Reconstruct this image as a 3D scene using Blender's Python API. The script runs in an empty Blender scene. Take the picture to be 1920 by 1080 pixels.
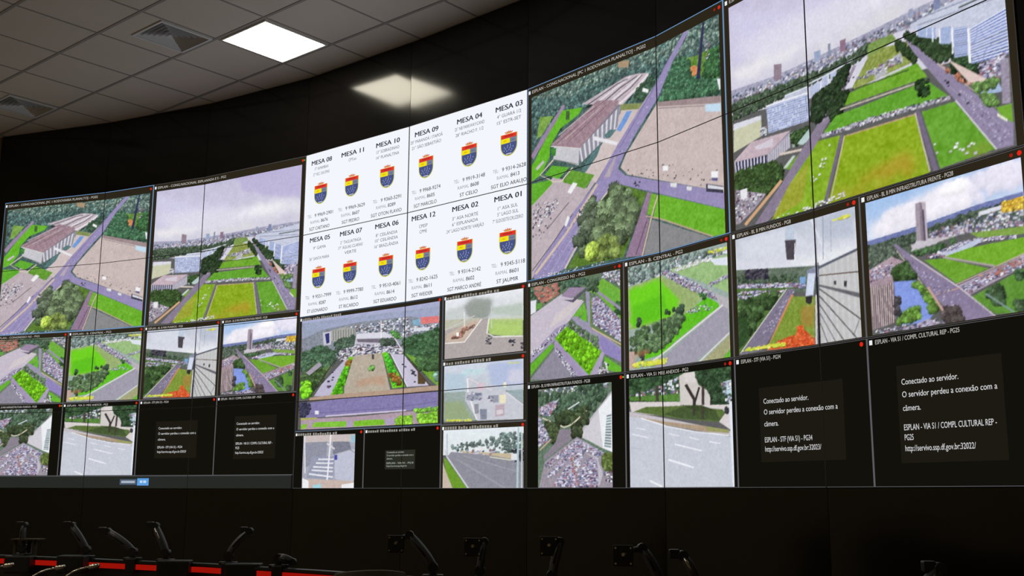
import bpy, bmesh, math, random
import numpy as np
from mathutils import Vector, Matrix

# ------------------------------------------------------------------ camera, world, exposure
SC = bpy.context.scene
COL = SC.collection
EYE = 1.62                      # camera height above the floor
F_PX, PITCH, ROLL = 2074.513, 0.185498, 0.005388
cp, sp, cr, sr = math.cos(PITCH), math.sin(PITCH), math.cos(ROLL), math.sin(ROLL)
FW = Vector((0, cp, sp)); R0 = Vector((1, 0, 0)); U0 = Vector((0, -sp, cp))
RT = R0 * cr + U0 * sr; UP = R0 * -sr + U0 * cr
cam_d = bpy.data.cameras.new('camera'); cam = bpy.data.objects.new('camera', cam_d); COL.objects.link(cam)
cam_d.sensor_width = 36.0; cam_d.lens = F_PX / 1920 * 36; cam_d.clip_start = 0.05; cam_d.clip_end = 100
cam.matrix_world = Matrix(((RT.x, UP.x, -FW.x, 0), (RT.y, UP.y, -FW.y, 0), (RT.z, UP.z, -FW.z, EYE), (0, 0, 0, 1)))
SC.camera = cam
SC.view_settings.view_transform = 'Standard'
SC.view_settings.look = 'None'
SC.view_settings.exposure = 0.0
SC.view_settings.gamma = 1.0
SC.view_settings.use_curve_mapping = False
w = bpy.data.worlds.new('world'); SC.world = w; w.use_nodes = True
w.node_tree.nodes['Background'].inputs[0].default_value = (0.012, 0.010, 0.008, 1)
w.node_tree.nodes['Background'].inputs[1].default_value = 0.3
LAMP_POWER = 13.0               # radiance of the ceiling light panels

# ------------------------------------------------------------------ measured plan of the display wall
NODES = [(-4.9785, 10.5266), (-3.8438, 10.1063), (-2.7565, 9.5754), (-1.7335, 8.9292), (-0.797, 8.1629), (0.1018, 7.3529), (0.8793, 6.4257), (1.516, 5.3968), (2.1002, 4.3372), (2.5737, 3.2237)]
TW = 1.21                       # tile width along its chord
TH = 0.687902                      # tile height
WZ = EYE + 0.044863               # foot of the displays
CEIL = EYE + 3.49
E1 = Vector((0.7583, -0.6519)); E2 = Vector((0.6519, 0.7583))   # the room's own axes
G0 = Vector((-3.66465, 8.42676)); G1 = Vector((0.463022, -0.39804)); G2 = Vector((0.423202, 0.49243))  # ceiling grid

def room(a, b): return Vector((E1.x * a + E2.x * b, E1.y * a + E2.y * b))

def seg(i):
    i = max(0, min(8, i))
    a = Vector(NODES[i]); b = Vector(NODES[i + 1]); d = (b - a).normalized()
    return a, d, Vector((d.y, -d.x))          # start, direction, normal towards the room

def wall_pt(u, v, off=0.0):
    i = max(0, min(8, int(math.floor(u)))); a, d, n = seg(i)
    q = a + d * ((u - i) * TW) + n * off
    return Vector((q.x, q.y, WZ + v * TH))

# ------------------------------------------------------------------ helpers
def lin(c):
    r = []
    for x in c[:3]:
        x = x / 255.0
        r.append(x / 12.92 if x <= 0.04045 else ((x + 0.055) / 1.055) ** 2.4)
    return (*r, 1.0)

MATS = {}
def mat(name, base, rough=0.5, metal=0.0, spec=0.5, bump=None, mottling=0.0, mscale=8.0):
    if name in MATS: return MATS[name]
    m = bpy.data.materials.new(name); m.use_nodes = True
    nt = m.node_tree; b = nt.nodes['Principled BSDF']
    b.inputs['Base Color'].default_value = (*base, 1); b.inputs['Roughness'].default_value = rough
    b.inputs['Metallic'].default_value = metal; b.inputs['Specular IOR Level'].default_value = spec
    tc = nt.nodes.new('ShaderNodeTexCoord')
    if mottling:
        nz = nt.nodes.new('ShaderNodeTexNoise'); nz.inputs['Scale'].default_value = mscale; nz.inputs['Detail'].default_value = 5
        mr = nt.nodes.new('ShaderNodeMapRange'); mr.inputs['To Min'].default_value = 1 - mottling; mr.inputs['To Max'].default_value = 1 + mottling
        mx = nt.nodes.new('ShaderNodeVectorMath'); mx.operation = 'SCALE'; mx.inputs[0].default_value = base
        nt.links.new(tc.outputs['Object'], nz.inputs['Vector']); nt.links.new(nz.outputs['Fac'], mr.inputs['Value'])
        nt.links.new(mr.outputs['Result'], mx.inputs['Scale']); nt.links.new(mx.outputs['Vector'], b.inputs['Base Color'])
    if bump:
        nz = nt.nodes.new('ShaderNodeTexNoise'); nz.inputs['Scale'].default_value = bump[0]
        bp = nt.nodes.new('ShaderNodeBump'); bp.inputs['Strength'].default_value = bump[1]; bp.inputs['Distance'].default_value = 0.01
        nt.links.new(tc.outputs['Object'], nz.inputs['Vector']); nt.links.new(nz.outputs['Fac'], bp.inputs['Height'])
        nt.links.new(bp.outputs['Normal'], b.inputs['Normal'])
    MATS[name] = m
    return m

def glow(rgb, strength=1.0):
    """a flat colour shown by a lit screen"""
    key = 'screen_%02x%02x%02x_%g' % (int(rgb[0]), int(rgb[1]), int(rgb[2]), strength)
    if key in MATS: return MATS[key]
    m = bpy.data.materials.new(key); m.use_nodes = True; nt = m.node_tree; nt.nodes.clear()
    e = nt.nodes.new('ShaderNodeEmission'); e.inputs[0].default_value = lin(rgb); e.inputs[1].default_value = strength
    o = nt.nodes.new('ShaderNodeOutputMaterial'); nt.links.new(e.outputs[0], o.inputs[0])
    if max(rgb) < 120: m.cycles.emission_sampling = 'NONE'
    MATS[key] = m
    return m

def feed_mat():
    if 'camera_feed' in MATS: return MATS['camera_feed']
    m = bpy.data.materials.new('camera_feed'); m.use_nodes = True; nt = m.node_tree; nt.nodes.clear()
    a = nt.nodes.new('ShaderNodeVertexColor'); a.layer_name = 'picture'
    e = nt.nodes.new('ShaderNodeEmission'); e.inputs[1].default_value = 1.0
    o = nt.nodes.new('ShaderNodeOutputMaterial')
    nt.links.new(a.outputs['Color'], e.inputs[0]); nt.links.new(e.outputs[0], o.inputs[0])
    MATS['camera_feed'] = m
    return m

def link(name, me, parent=None, kind=None):
    o = bpy.data.objects.new(name, me); COL.objects.link(o)
    if parent is not None: o.parent = parent
    if kind: o['kind'] = kind
    return o

def empty(name, loc, rz=0.0, label=None, cat=None, group=None):
    o = bpy.data.objects.new(name, None); COL.objects.link(o)
    o.location = loc; o.rotation_euler = (0, 0, rz); o.empty_display_size = 0.1
    if label: o['label'] = label; o['category'] = cat
    if group: o['group'] = group
    return o

def tag(o, label, cat, group=None):
    o['label'] = label; o['category'] = cat
    if group: o['group'] = group
    return o

def world_mat(o):
    return Matrix.Translation(o.location) @ o.rotation_euler.to_matrix().to_4x4()

class MB:
    """collects simple shapes into one mesh; material slots by face"""
    def __init__(s): s.v = []; s.f = []; s.m = []; s.mats = []; s.sm = []
    def slot(s, m):
        if m not in s.mats: s.mats.append(m)
        return s.mats.index(m)
    def face(s, pts, m, smooth=False):
        k = len(s.v); s.v += [tuple(p) for p in pts]; s.f.append(tuple(range(k, k + len(pts)))); s.m.append(s.slot(m)); s.sm.append(smooth)
    def box(s, c, d, m, rot=None):
        cx, cy, cz = c; x, y, z = d[0] / 2, d[1] / 2, d[2] / 2
        co = [Vector((sx * x, sy * y, sz * z)) for sz in (-1, 1) for sy in (-1, 1) for sx in (-1, 1)]
        if rot is not None: co = [rot @ q for q in co]
        k = len(s.v); s.v += [(q.x + cx, q.y + cy, q.z + cz) for q in co]
        for f in ((0, 2, 3, 1), (4, 5, 7, 6), (0, 1, 5, 4), (2, 6, 7, 3), (1, 3, 7, 5), (0, 4, 6, 2)):
            s.f.append(tuple(k + i for i in f)); s.m.append(s.slot(m)); s.sm.append(False)
    def tube(s, path, radii, m, n=14, cap=True, flat=1.0):
        path = [Vector(p) for p in path]; rings = []
        side = None
        for i, p in enumerate(path):
            t = (path[min(i + 1, len(path) - 1)] - path[max(i - 1, 0)]).normalized()
            if side is None:
                side = t.cross(Vector((0, 0, 1)))
                if side.length < 1e-3: side = t.cross(Vector((0, 1, 0)))
            side = (side - t * side.dot(t)).normalized(); up = side.cross(t).normalized()
            r = radii[i] if isinstance(radii, (list, tuple)) else radii
            k = len(s.v)
            for j in range(n):
                a = 2 * math.pi * j / n
                s.v.append(tuple(p + side * (math.cos(a) * r * flat) + up * (math.sin(a) * r)))
            rings.append(k)
        sl = s.slot(m)
        for a, b in zip(rings, rings[1:]):
            for j in range(n):
                s.f.append((a + j, a + (j + 1) % n, b + (j + 1) % n, b + j)); s.m.append(sl); s.sm.append(True)
        if cap:
            s.f.append(tuple(rings[0] + j for j in range(n))[::-1]); s.m.append(sl); s.sm.append(False)
            s.f.append(tuple(rings[-1] + j for j in range(n))); s.m.append(sl); s.sm.append(False)
    def build(s, name, parent=None, kind=None, bevel=0.0):
        me = bpy.data.meshes.new(name); me.from_pydata(s.v, [], s.f)
        for m in s.mats: me.materials.append(m)
        me.polygons.foreach_set('material_index', s.m); me.polygons.foreach_set('use_smooth', s.sm)
        bm = bmesh.new(); bm.from_mesh(me)
        if bevel:
            bmesh.ops.remove_doubles(bm, verts=bm.verts, dist=1e-6)
        bmesh.ops.recalc_face_normals(bm, faces=bm.faces) if bevel else None
        bm.to_mesh(me); bm.free(); me.update()
        o = link(name, me, parent, kind)
        if bevel:
            b = o.modifiers.new('bevel', 'BEVEL'); b.width = bevel; b.segments = 2; b.limit_method = 'ANGLE'; b.angle_limit = math.radians(50)
        return o

# ------------------------------------------------------------------ the pictures shown on the displays
# Each camera picture is drawn by code from outlines (P polygon, G gradient, B soft patch, T foliage, C small
# scattered things, S striped facade), thousandths of the picture's width and height.
FEED_ART = {
'congress': """
P 70 94 90 26 3:-37,-186 555,-347 1027,-188 980,1277 -33,1091
T 78 104 100 60 1500:-6,-13 551,-113 1010,-21 996,392 677,283 291,161 26,313
T 112 134 124 37 589:10,7 550,-40 1008,27 1005,134 483,52 206,81
P 165 140 110 12 3:484,-1 543,13 536,47 484,29
P 118 158 70 16 3:52,130 132,152 64,234 33,245
P 100 140 62 22 3:929,140 992,152 993,296 906,275 832,237 828,130 890,146
P 205 135 85 18 2:847,185 870,183 895,204 881,246 854,234
T 66 104 76 65 625:698,267 754,102 841,136 850,232 990,306 991,366 691,273
T 60 100 62 51 184:941,158 992,152 993,290 913,254
P 48 45 78 5 3:919,0 928,5 899,261 881,252
C 0 35 22:924,89 949,101 947,191 922,179
P 240 240 250 4 3:981,296 996,303 996,353 991,351
P 130 140 85 16 3:475,215 609,258 602,294 474,245
P 190 176 184 14 3:291,147 522,91 580,98 639,118 611,155 507,227
P 222 212 220 4 2:363,177 511,120 550,102 546,94 506,111 358,169
P 222 212 220 4 2:432,203 531,154 602,115 596,106 525,145 425,193
P 226 216 222 4 2:491,225 570,182 637,127 629,117 562,172 484,215
P 84 84 90 4 2:328,163 484,114 536,108 534,104 481,109 325,158
P 84 84 90 4 2:390,192 497,139 581,113 578,108 494,134 386,187
P 100 95 105 4 2:443,205 549,159 607,116 603,112 546,154 440,200
T 60 84 66 42 221:559,227 579,175 648,138 672,205 609,245
P 240 240 240 4 3:607,180 635,200 631,215 604,198
P 186 172 178 8 4:3,602 131,479 316,593 480,355 507,260 583,281 663,189 478,446 203,750 4,996
P 203 188 186 6 4:474,248 583,278 472,431 364,581 303,516 413,372
P 155 128 138 18 2:120,302 375,158 485,196 485,219 276,377 131,318
P 210 196 200 4 2:162,269 362,181 360,178 160,265
P 210 196 200 4 2:199,301 389,204 387,202 197,299
P 95 76 82 4 2:235,313 423,203 421,201 233,311
P 95 76 82 4 2:327,209 416,174 415,172 325,206
P 110 90 96 4 2:155,308 278,246 276,243 152,304
P 120 118 132 16 2:276,377 485,219 496,223 495,269 304,423 272,460
S 214 214 222 140 138 152 9 1:276,377 494,229 480,329 289,452
P 196 196 202 8 3:135,322 276,377 272,463 131,386
P 120 118 116 4 2:138,393 268,457 269,454 139,389
P 226 222 220 4 2:116,314 276,377 276,373 117,309
P 84 116 118 12 3:410,351 440,332 473,343 440,374 420,371
P 86 118 120 10 3:345,423 396,386 372,445 310,509 286,495
P 110 150 214 6 3:526,268 553,276 522,324 494,360 473,346
P 226 226 232 4 3:353,335 479,410 472,423 349,354
P 98 176 42 12 3:26,356 45,320 178,140 295,164 277,193 169,235 113,307 109,368 56,450 3,469 3,384
P 70 95 60 10 3:205,150 224,157 223,205 202,198
P 148 128 158 8 3:187,109 200,120 64,290 14,352 -1,326 56,253
P 60 130 50 14 3:117,322 148,332 142,372 120,361
P 92 168 44 12 3:3,483 116,492 125,515 3,602
P 92 168 46 10 3:124,418 220,458 161,501 79,455
P 96 150 50 14 3:233,475 358,538 306,594 182,524
P 214 200 176 4 2:129,386 49,447 130,509 177,522 242,466 237,461 173,516 132,504 56,449 134,392
P 196 186 196 8 3:26,405 71,374 79,387 37,419
P 146 136 180 6 3:830,-7 744,91 663,189 472,429 371,576 203,736 19,958 19,1026 195,977 294,844 342,745 383,671 443,627 489,625 589,678 1004,894 1007,819 696,671 515,588 477,543 510,482 575,388 684,249 764,113 850,9
P 205 192 180 4 2:199,980 387,684 446,630 440,623 380,678 191,974
P 208 186 168 4 2:32,977 208,801 375,594 366,585 198,792 21,968
P 174 160 172 6 3:470,482 438,570 404,568 465,474
P 176 168 205 4 2:50,1005 189,834 357,658 356,657 187,832 48,1004
P 176 168 205 4 2:95,1014 225,842 364,680 362,678 223,840 93,1012
P 176 168 205 4 2:138,1022 267,832 265,831 136,1021
P 112 102 148 4 2:493,438 610,272 738,95 736,93 608,270 490,436
P 197 181 178 7 4:677,278 997,381 1001,816 696,668 528,588 491,541 518,485
P 154 134 136 9 3:677,278 997,381 996,415 676,300
P 110 98 104 4 2:676,310 922,398 921,395 676,307
P 192 218 238 4 3:920,390 996,415 994,453 922,424
C 5 28 26:684,581 986,703 983,800 703,662
C 5 28 11:490,553 664,594 663,649 515,580
P 240 240 244 3 3:698,597 726,607 724,629 698,620
P 240 240 244 3 3:940,705 974,716 972,744 941,734
P 84 84 128 6 3:941,734 972,744 969,758 942,747
P 222 222 226 4 3:735,690 770,703 766,722 736,709
P 222 222 226 4 3:819,734 845,744 843,761 820,752
P 58 58 74 8 3:915,752 996,789 995,820 914,788
P 214 214 224 4 3:923,759 995,793 995,805 923,776
C 10 28 80:42,1010 203,763 371,596 424,618 343,673 188,972
C 10 28 42:478,472 608,284 779,88 799,97 626,316 517,471
C 5 35 11:559,631 590,640 590,665 559,656
P 86 118 46 16 3:447,624 514,639 617,699 568,816 500,984 202,985 300,853
P 52 68 44 14 3:443,633 514,644 558,719 561,827 511,877 420,960 272,941 294,831 356,710
T 100 118 86 158 125:443,633 514,644 558,719 561,827 511,877 420,960 272,941 294,831 356,710
T 92 106 84 121 33:343,660 383,671 293,884 245,853 287,725
T 104 120 62 112 33:300,924 434,859 497,974 340,952
T 158 186 76 121 26:317,896 354,904 354,943 317,934
P 142 116 142 9 3:620,700 639,709 612,812 626,837 587,997 510,989 580,806
P 96 74 92 4 2:612,839 558,987 562,989 616,841
P 112 170 52 10 3:639,712 663,723 639,817 615,806
P 208 182 164 4 2:665,726 634,823 587,999 593,1002 640,826 671,729
P 104 172 44 12 4:681,729 1004,896 1001,1003 941,996 645,828 669,731
P 132 132 134 6 4:640,837 928,997 674,1007 596,1002
P 190 160 140 4 2:610,816 677,846 939,999 942,994 679,840 611,810
C 3 46 96:11,597 160,607 153,649 11,743
C 3 35 58:11,618 153,615 79,787 11,798
P 118 108 112 4 2:96,752 220,642 216,638 92,748
P 76 70 74 4 2:9,954 132,828 240,707 237,704 129,825 6,950
P 238 238 240 3 3:241,542 266,556 229,599 209,585
P 236 236 240 3 3:210,708 223,721 203,763 192,754
C 3 31 22:274,688 295,693 287,731 267,726
C 4 28 64:27,986 407,980 406,999 27,1014
""",
'esplanade': """
G 176 168 210 214 212 224:-22,-704 1091,-184 1028,672 -60,488
B 206 202 230 80 14:12,36 309,157 547,193 366,282 4,275
B 228 226 236 40 16:21,180 308,188 707,225 854,228 648,345 176,353
B 232 232 222 30 18:15,355 362,362 700,344 894,345 592,398 175,372
B 238 236 244 70 12:542,288 753,298 881,255 806,238 600,247
B 170 162 204 60 12:198,-206 620,-129 873,-72 866,37 556,15 255,-37
B 236 234 236 60 12:10,291 197,303 314,320 302,333 176,340 15,355
B 184 176 214 60 9:507,-142 1050,1 1032,257 607,107
B 240 240 242 34 16:655,219 1025,220 1018,328 751,332
P 158 158 182 26 2:-7,381 193,400 335,397 536,396 697,391 844,392 1013,394 1004,536 694,450 556,439 333,455 -9,454
C 1 47 528:6,412 334,418 696,411 999,422 992,529 694,444 534,446 332,461 5,446
C 2 43 192:6,406 335,406 697,400 1000,407 994,499 695,428 333,443 5,439
P 142 124 138 8 2:192,350 224,360 221,425 189,418
P 150 164 194 10 2:356,372 383,376 381,418 357,416
P 130 136 160 10 2:413,366 423,367 422,422 410,420
P 142 112 132 10 2:460,376 482,379 479,428 458,423
P 120 130 165 10 2:794,378 813,383 809,437 790,432
P 150 158 185 10 2:708,383 723,382 724,420 707,417
T 66 82 64 39 791:2,444 333,455 499,456 567,439 580,468 474,502 331,498 233,501 -1,518
P 190 195 214 14 2:230,500 321,500 322,533 232,521
P 178 188 216 12 2:333,504 381,505 378,562 334,553
P 178 188 216 12 2:383,491 411,491 409,533 384,534
P 178 188 216 12 2:415,487 441,487 439,522 416,521
P 236 238 246 4 2:375,505 373,556 378,558 379,507
P 236 238 246 4 2:407,492 405,531 409,533 411,494
P 236 240 248 4 2:234,504 322,503 321,498 232,498
P 214 218 232 4 2:332,495 418,491 505,477 503,471 415,484 330,489
P 214 214 226 8 2:6,534 130,543 130,563 5,562
P 200 200 172 6 3:7,562 130,561 128,632 3,660
P 168 178 212 10 2:153,514 324,528 331,642 158,633
S 196 204 230 120 134 178 24 11:156,522 324,534 330,638 159,629
P 232 234 242 4 2:153,518 328,532 326,524 150,510
C 1 43 64:128,594 153,598 152,636 126,626
P 192 172 182 8 4:6,697 82,641 249,654 150,720 5,703
P 208 200 212 5 4:95,667 178,659 170,694 107,684
P 152 146 166 8 2:150,720 247,657 245,724 193,746 145,769
S 150 144 160 190 186 200 10 1:151,722 245,665 243,723 147,768
P 48 48 78 6 2:5,703 148,721 145,788 9,752
S 216 212 228 48 48 78 10 1:5,703 148,721 145,788 9,752
P 150 168 158 12 3:245,665 325,668 326,726 255,728
T 60 84 50 51 110:254,675 316,671 273,719 256,700
P 178 200 198 8 3:273,719 321,676 324,716 296,731
P 216 202 190 4 2:200,742 302,755 300,746 199,732
P 110 150 60 12 3:219,802 283,760 257,806 239,815
P 190 205 196 6 3:209,802 253,761 265,765 228,802
T 56 78 42 64 467:5,754 174,766 206,795 208,832 182,855 138,880 9,822
P 160 148 162 26 2:7,824 138,882 85,932 17,976 2,972
C 3 46 96:9,832 131,883 18,963 2,959
P 226 226 232 6 2:27,832 57,833 58,876 28,873
P 132 120 142 6 3:86,995 207,857 289,750 365,660 395,648 407,668 356,738 326,776 171,977 133,1002
P 206 162 122 4 2:200,841 119,913 39,981 48,992 128,923 209,852
C 10 28 96:172,963 323,774 335,778 190,987
P 150 138 156 8 3:359,666 421,602 482,533 506,497 517,502 486,553 425,633 394,668
C 5 28 64:365,663 487,535 504,543 388,666
T 42 58 38 60 382:343,556 406,541 478,490 489,495 458,558 403,612 365,657 335,648
T 44 62 38 60 170:407,644 439,591 479,585 459,642 417,678
P 128 168 38 14 5:357,738 450,749 382,984 156,1023 230,881
P 150 158 50 12 4:230,881 316,807 285,958 157,997
P 136 166 34 14 5:458,756 708,772 743,999 381,1004
B 182 140 44 40 12:481,923 672,904 710,963 568,976
B 172 150 48 30 12:408,963 668,986 413,1006
P 98 156 46 12 5:729,774 833,780 941,987 776,995
B 150 155 62 26 10:853,963 921,939 936,980 864,982
P 94 158 46 12 4:430,666 754,670 818,755 395,719 379,713
P 108 164 46 12 4:486,598 725,591 755,657 464,640
P 140 154 78 20 3:498,579 573,474 696,495 722,582 505,592
P 120 148 76 16 3:563,441 649,443 662,474 557,491
P 176 178 184 14 2:577,549 614,547 627,581 582,592
P 176 176 180 18 2:644,533 673,527 681,566 650,552
C 0 35 96:508,551 658,532 678,565 545,568
P 182 176 160 4 2:448,652 749,669 747,662 446,645
P 56 66 44 4 2:495,593 697,606 696,601 494,589
T 48 66 40 48 72:661,477 727,557 719,584 667,512
T 40 60 36 42 38:715,652 767,676 751,722 725,718
P 172 166 182 4 2:372,732 583,744 822,768 820,754 580,729 368,716
C 3 35 272:395,719 582,725 815,751 815,763 581,744 394,734
P 204 160 140 4 2:466,761 708,776 707,772 465,757
P 112 102 122 4 2:443,745 367,986 378,992 454,752
P 204 186 160 4 2:456,755 388,1001 391,1003 460,757
P 112 102 126 4 2:709,764 754,998 769,998 724,765
P 206 190 184 4 2:706,768 741,994 745,994 710,769
P 140 130 160 6 3:682,464 700,481 796,636 878,755 995,922 990,993 942,989 833,772 787,685 714,543
P 220 216 224 4 2:834,778 941,990 944,988 838,777
P 190 176 176 4 2:696,479 795,636 950,852 952,850 798,634 698,477
P 178 170 196 4 2:817,714 971,979 972,979 818,713
P 178 170 196 4 2:847,742 984,950 985,949 848,741
C 10 28 64:836,736 866,757 985,949 977,981 948,977
C 5 45 26:758,603 958,925 961,954 745,597
P 190 150 132 24 2:703,487 809,649 896,714 917,749 873,740 785,608
T 160 104 84 36 62:815,660 906,709 910,744 861,726
T 48 66 42 60 144:690,467 763,521 833,574 836,632 791,611 729,523
T 48 70 44 66 82:843,615 880,638 909,707 881,712 834,665
P 196 200 220 10 2:710,440 1003,409 998,534 898,549 712,459
P 120 124 150 4 2:728,434 1001,453 1000,450 727,430
P 120 124 150 4 2:733,456 998,488 998,485 733,453
P 70 80 70 4 2:866,462 1001,461 999,456 865,456
P 180 190 222 8 2:894,550 1001,530 998,689 891,674
S 224 230 248 104 118 174 1 14:894,550 1001,530 998,689 891,674
P 160 176 214 10 2:844,523 887,536 883,639 842,628
S 200 210 236 118 132 184 1 12:847,528 886,539 881,633 844,622
P 160 176 214 10 2:802,500 838,511 834,574 801,558
P 160 176 214 10 2:733,462 792,493 789,534 734,498
P 240 242 248 4 2:886,545 883,666 890,669 892,548
P 240 242 248 4 2:839,517 836,611 841,613 844,519
P 240 242 248 4 2:801,500 799,554 803,556 805,502
P 240 242 248 4 2:780,489 777,539 781,541 783,490
P 240 242 248 4 2:762,481 760,511 762,512 764,482
C 0 45 192:907,688 985,678 990,762 919,741
P 220 196 190 8 2:823,626 871,678 950,766 880,734
P 160 182 216 10 3:899,765 957,754 974,805 913,794
T 96 130 70 48 86:885,744 963,760 956,775 902,773 923,825 957,840 953,817 901,780
P 150 140 160 18 2:973,697 996,701 991,854 969,845
P 112 166 52 8 3:951,851 994,855 994,920 963,886
P 235 235 215 8 2:952,870 979,902 979,911 952,880
C 4 45 13:741,899 921,939 888,983 759,936
C 4 40 13:409,774 345,901 312,891 393,768
C 4 35 64:174,994 447,972 446,988 182,1013
""",
'ministries_parking': """
P 96 116 92 22 2:-32,-35 1041,-70 1025,1106 -29,1001
T 70 96 78 109 122:-2,29 648,-30 646,122 302,113 2,276
C 6 132 192:50,9 302,14 348,122 146,199 50,67
P 226 226 236 6 2:1,146 74,144 66,272 5,291
P 96 150 66 14 3:66,186 146,185 130,240 66,258
P 196 186 200 8 3:2,305 364,139 616,253 483,396 293,590 3,721
P 206 196 200 5 3:423,387 602,237 528,224 302,339 224,468
P 150 130 160 10 2:366,156 455,83 632,116 487,203
P 84 76 96 10 2:386,199 487,217 646,122 646,142 499,247
P 104 172 56 14 3:483,393 616,267 644,367 527,410
P 94 176 42 12 3:564,426 645,340 646,490
P 152 146 172 10 3:632,160 675,168 701,526 1029,784 1027,913 756,721 468,394 527,389 658,478
P 110 170 60 14 3:675,168 818,59 1010,216 1006,506 760,211
C 1 99 160:805,2 1013,17 1011,163 818,59
P 104 170 60 12 3:789,135 942,217 1009,256 1008,401 845,213
T 60 100 60 109 31:927,334 1008,335 1007,454 939,416
P 150 140 170 4 2:752,193 999,410 1016,392 769,174
T 66 86 66 99 22:647,67 762,62 761,184 661,152
P 132 120 152 10 2:689,239 760,224 1006,506 1003,715 813,556 715,501
C 0 99 832:692,245 760,232 1006,513 1003,715 827,574 718,494
P 96 130 52 4 2:680,224 682,514 998,760 1007,748 697,507 697,227
P 220 186 152 4 2:698,543 1000,745 1006,737 703,535
P 140 128 182 8 3:756,681 799,620 1002,793 1001,910 811,795
P 158 148 180 8 3:3,721 301,479 453,433 756,668 811,768 696,1007 611,1011 286,603 3,806
C 3 74 144:19,694 423,442 445,473 35,739
T 92 116 84 99 61:453,440 756,641 769,736 727,717 438,472
P 100 170 34 14 3:423,477 797,780 668,1004 286,582
T 104 172 30 99 112:423,490 783,778 668,977 309,592
P 96 170 44 12 3:3,820 247,632 286,658 3,933
P 138 134 150 8 4:3,976 278,699 509,1028
P 156 142 176 8 3:278,616 319,621 639,1014 509,1014 286,728
C 3 82 112:286,700 319,691 553,1005 480,998
P 100 176 46 12 3:831,830 1007,962 1006,1014 823,955
P 168 156 182 10 3:797,780 832,797 753,1013 682,1005
C 3 91 64:796,886 865,894 864,999 753,1000
""",
'green_field': """
P 150 168 160 14 3:-11,-63 1048,-22 1008,1135 -27,1016
C 1 95 416:1,5 1008,39 1005,144 412,141 12,189
T 120 138 132 88 149:15,7 695,9 893,58 413,104 12,163
P 150 184 122 14 5:384,110 1006,109 1001,446 688,263
C 4 66 96:413,116 852,96 865,122 484,144
P 220 226 236 4 3:826,113 1005,132 1005,208 876,175
P 150 172 110 14 4:5,201 325,147 750,420 722,462 612,562 6,613
B 108 206 32 120 11:11,228 298,167 519,423 402,549 19,590
B 92 190 30 90 10:36,387 350,316 374,519 46,581
P 92 186 34 12 4:571,555 789,440 928,537 467,780 323,882 106,918 372,643
C 0 88 384:355,103 427,119 918,465 942,505 685,383 340,137
P 180 176 182 10 2:868,420 1018,508 1001,632 915,569
C 0 73 80:819,327 1000,283 999,306 831,353
P 156 152 168 7 4:990,583 989,790 626,1018 207,991 537,791 941,551
P 226 218 220 4 2:212,948 946,546 937,533 203,936
P 220 214 214 4 2:671,1028 997,796 989,786 662,1018
P 160 160 120 16 3:706,1017 1001,804 998,1009
P 96 176 50 14 3:926,999 997,929 998,1009
C 0 59 64:788,499 864,560 584,557 599,511
T 84 108 74 132 186:18,666 214,593 516,533 569,603 397,770 132,883 16,806
T 60 74 62 106 7:86,510 119,516 118,579 85,574
T 60 80 62 106 10:362,443 573,482 571,542 360,504
T 64 110 60 79 10:724,403 790,416 776,461 736,453
P 60 50 60 6 2:120,844 152,848 151,923 119,919
P 186 160 150 12 3:-4,816 55,823 66,988 -6,980
B 200 120 70 20 8:42,822 197,816 184,864 67,875
C 7 125 112:40,935 365,924 364,961 40,973
C 7 95 32:815,39 996,42 995,65 827,60
""",
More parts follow.
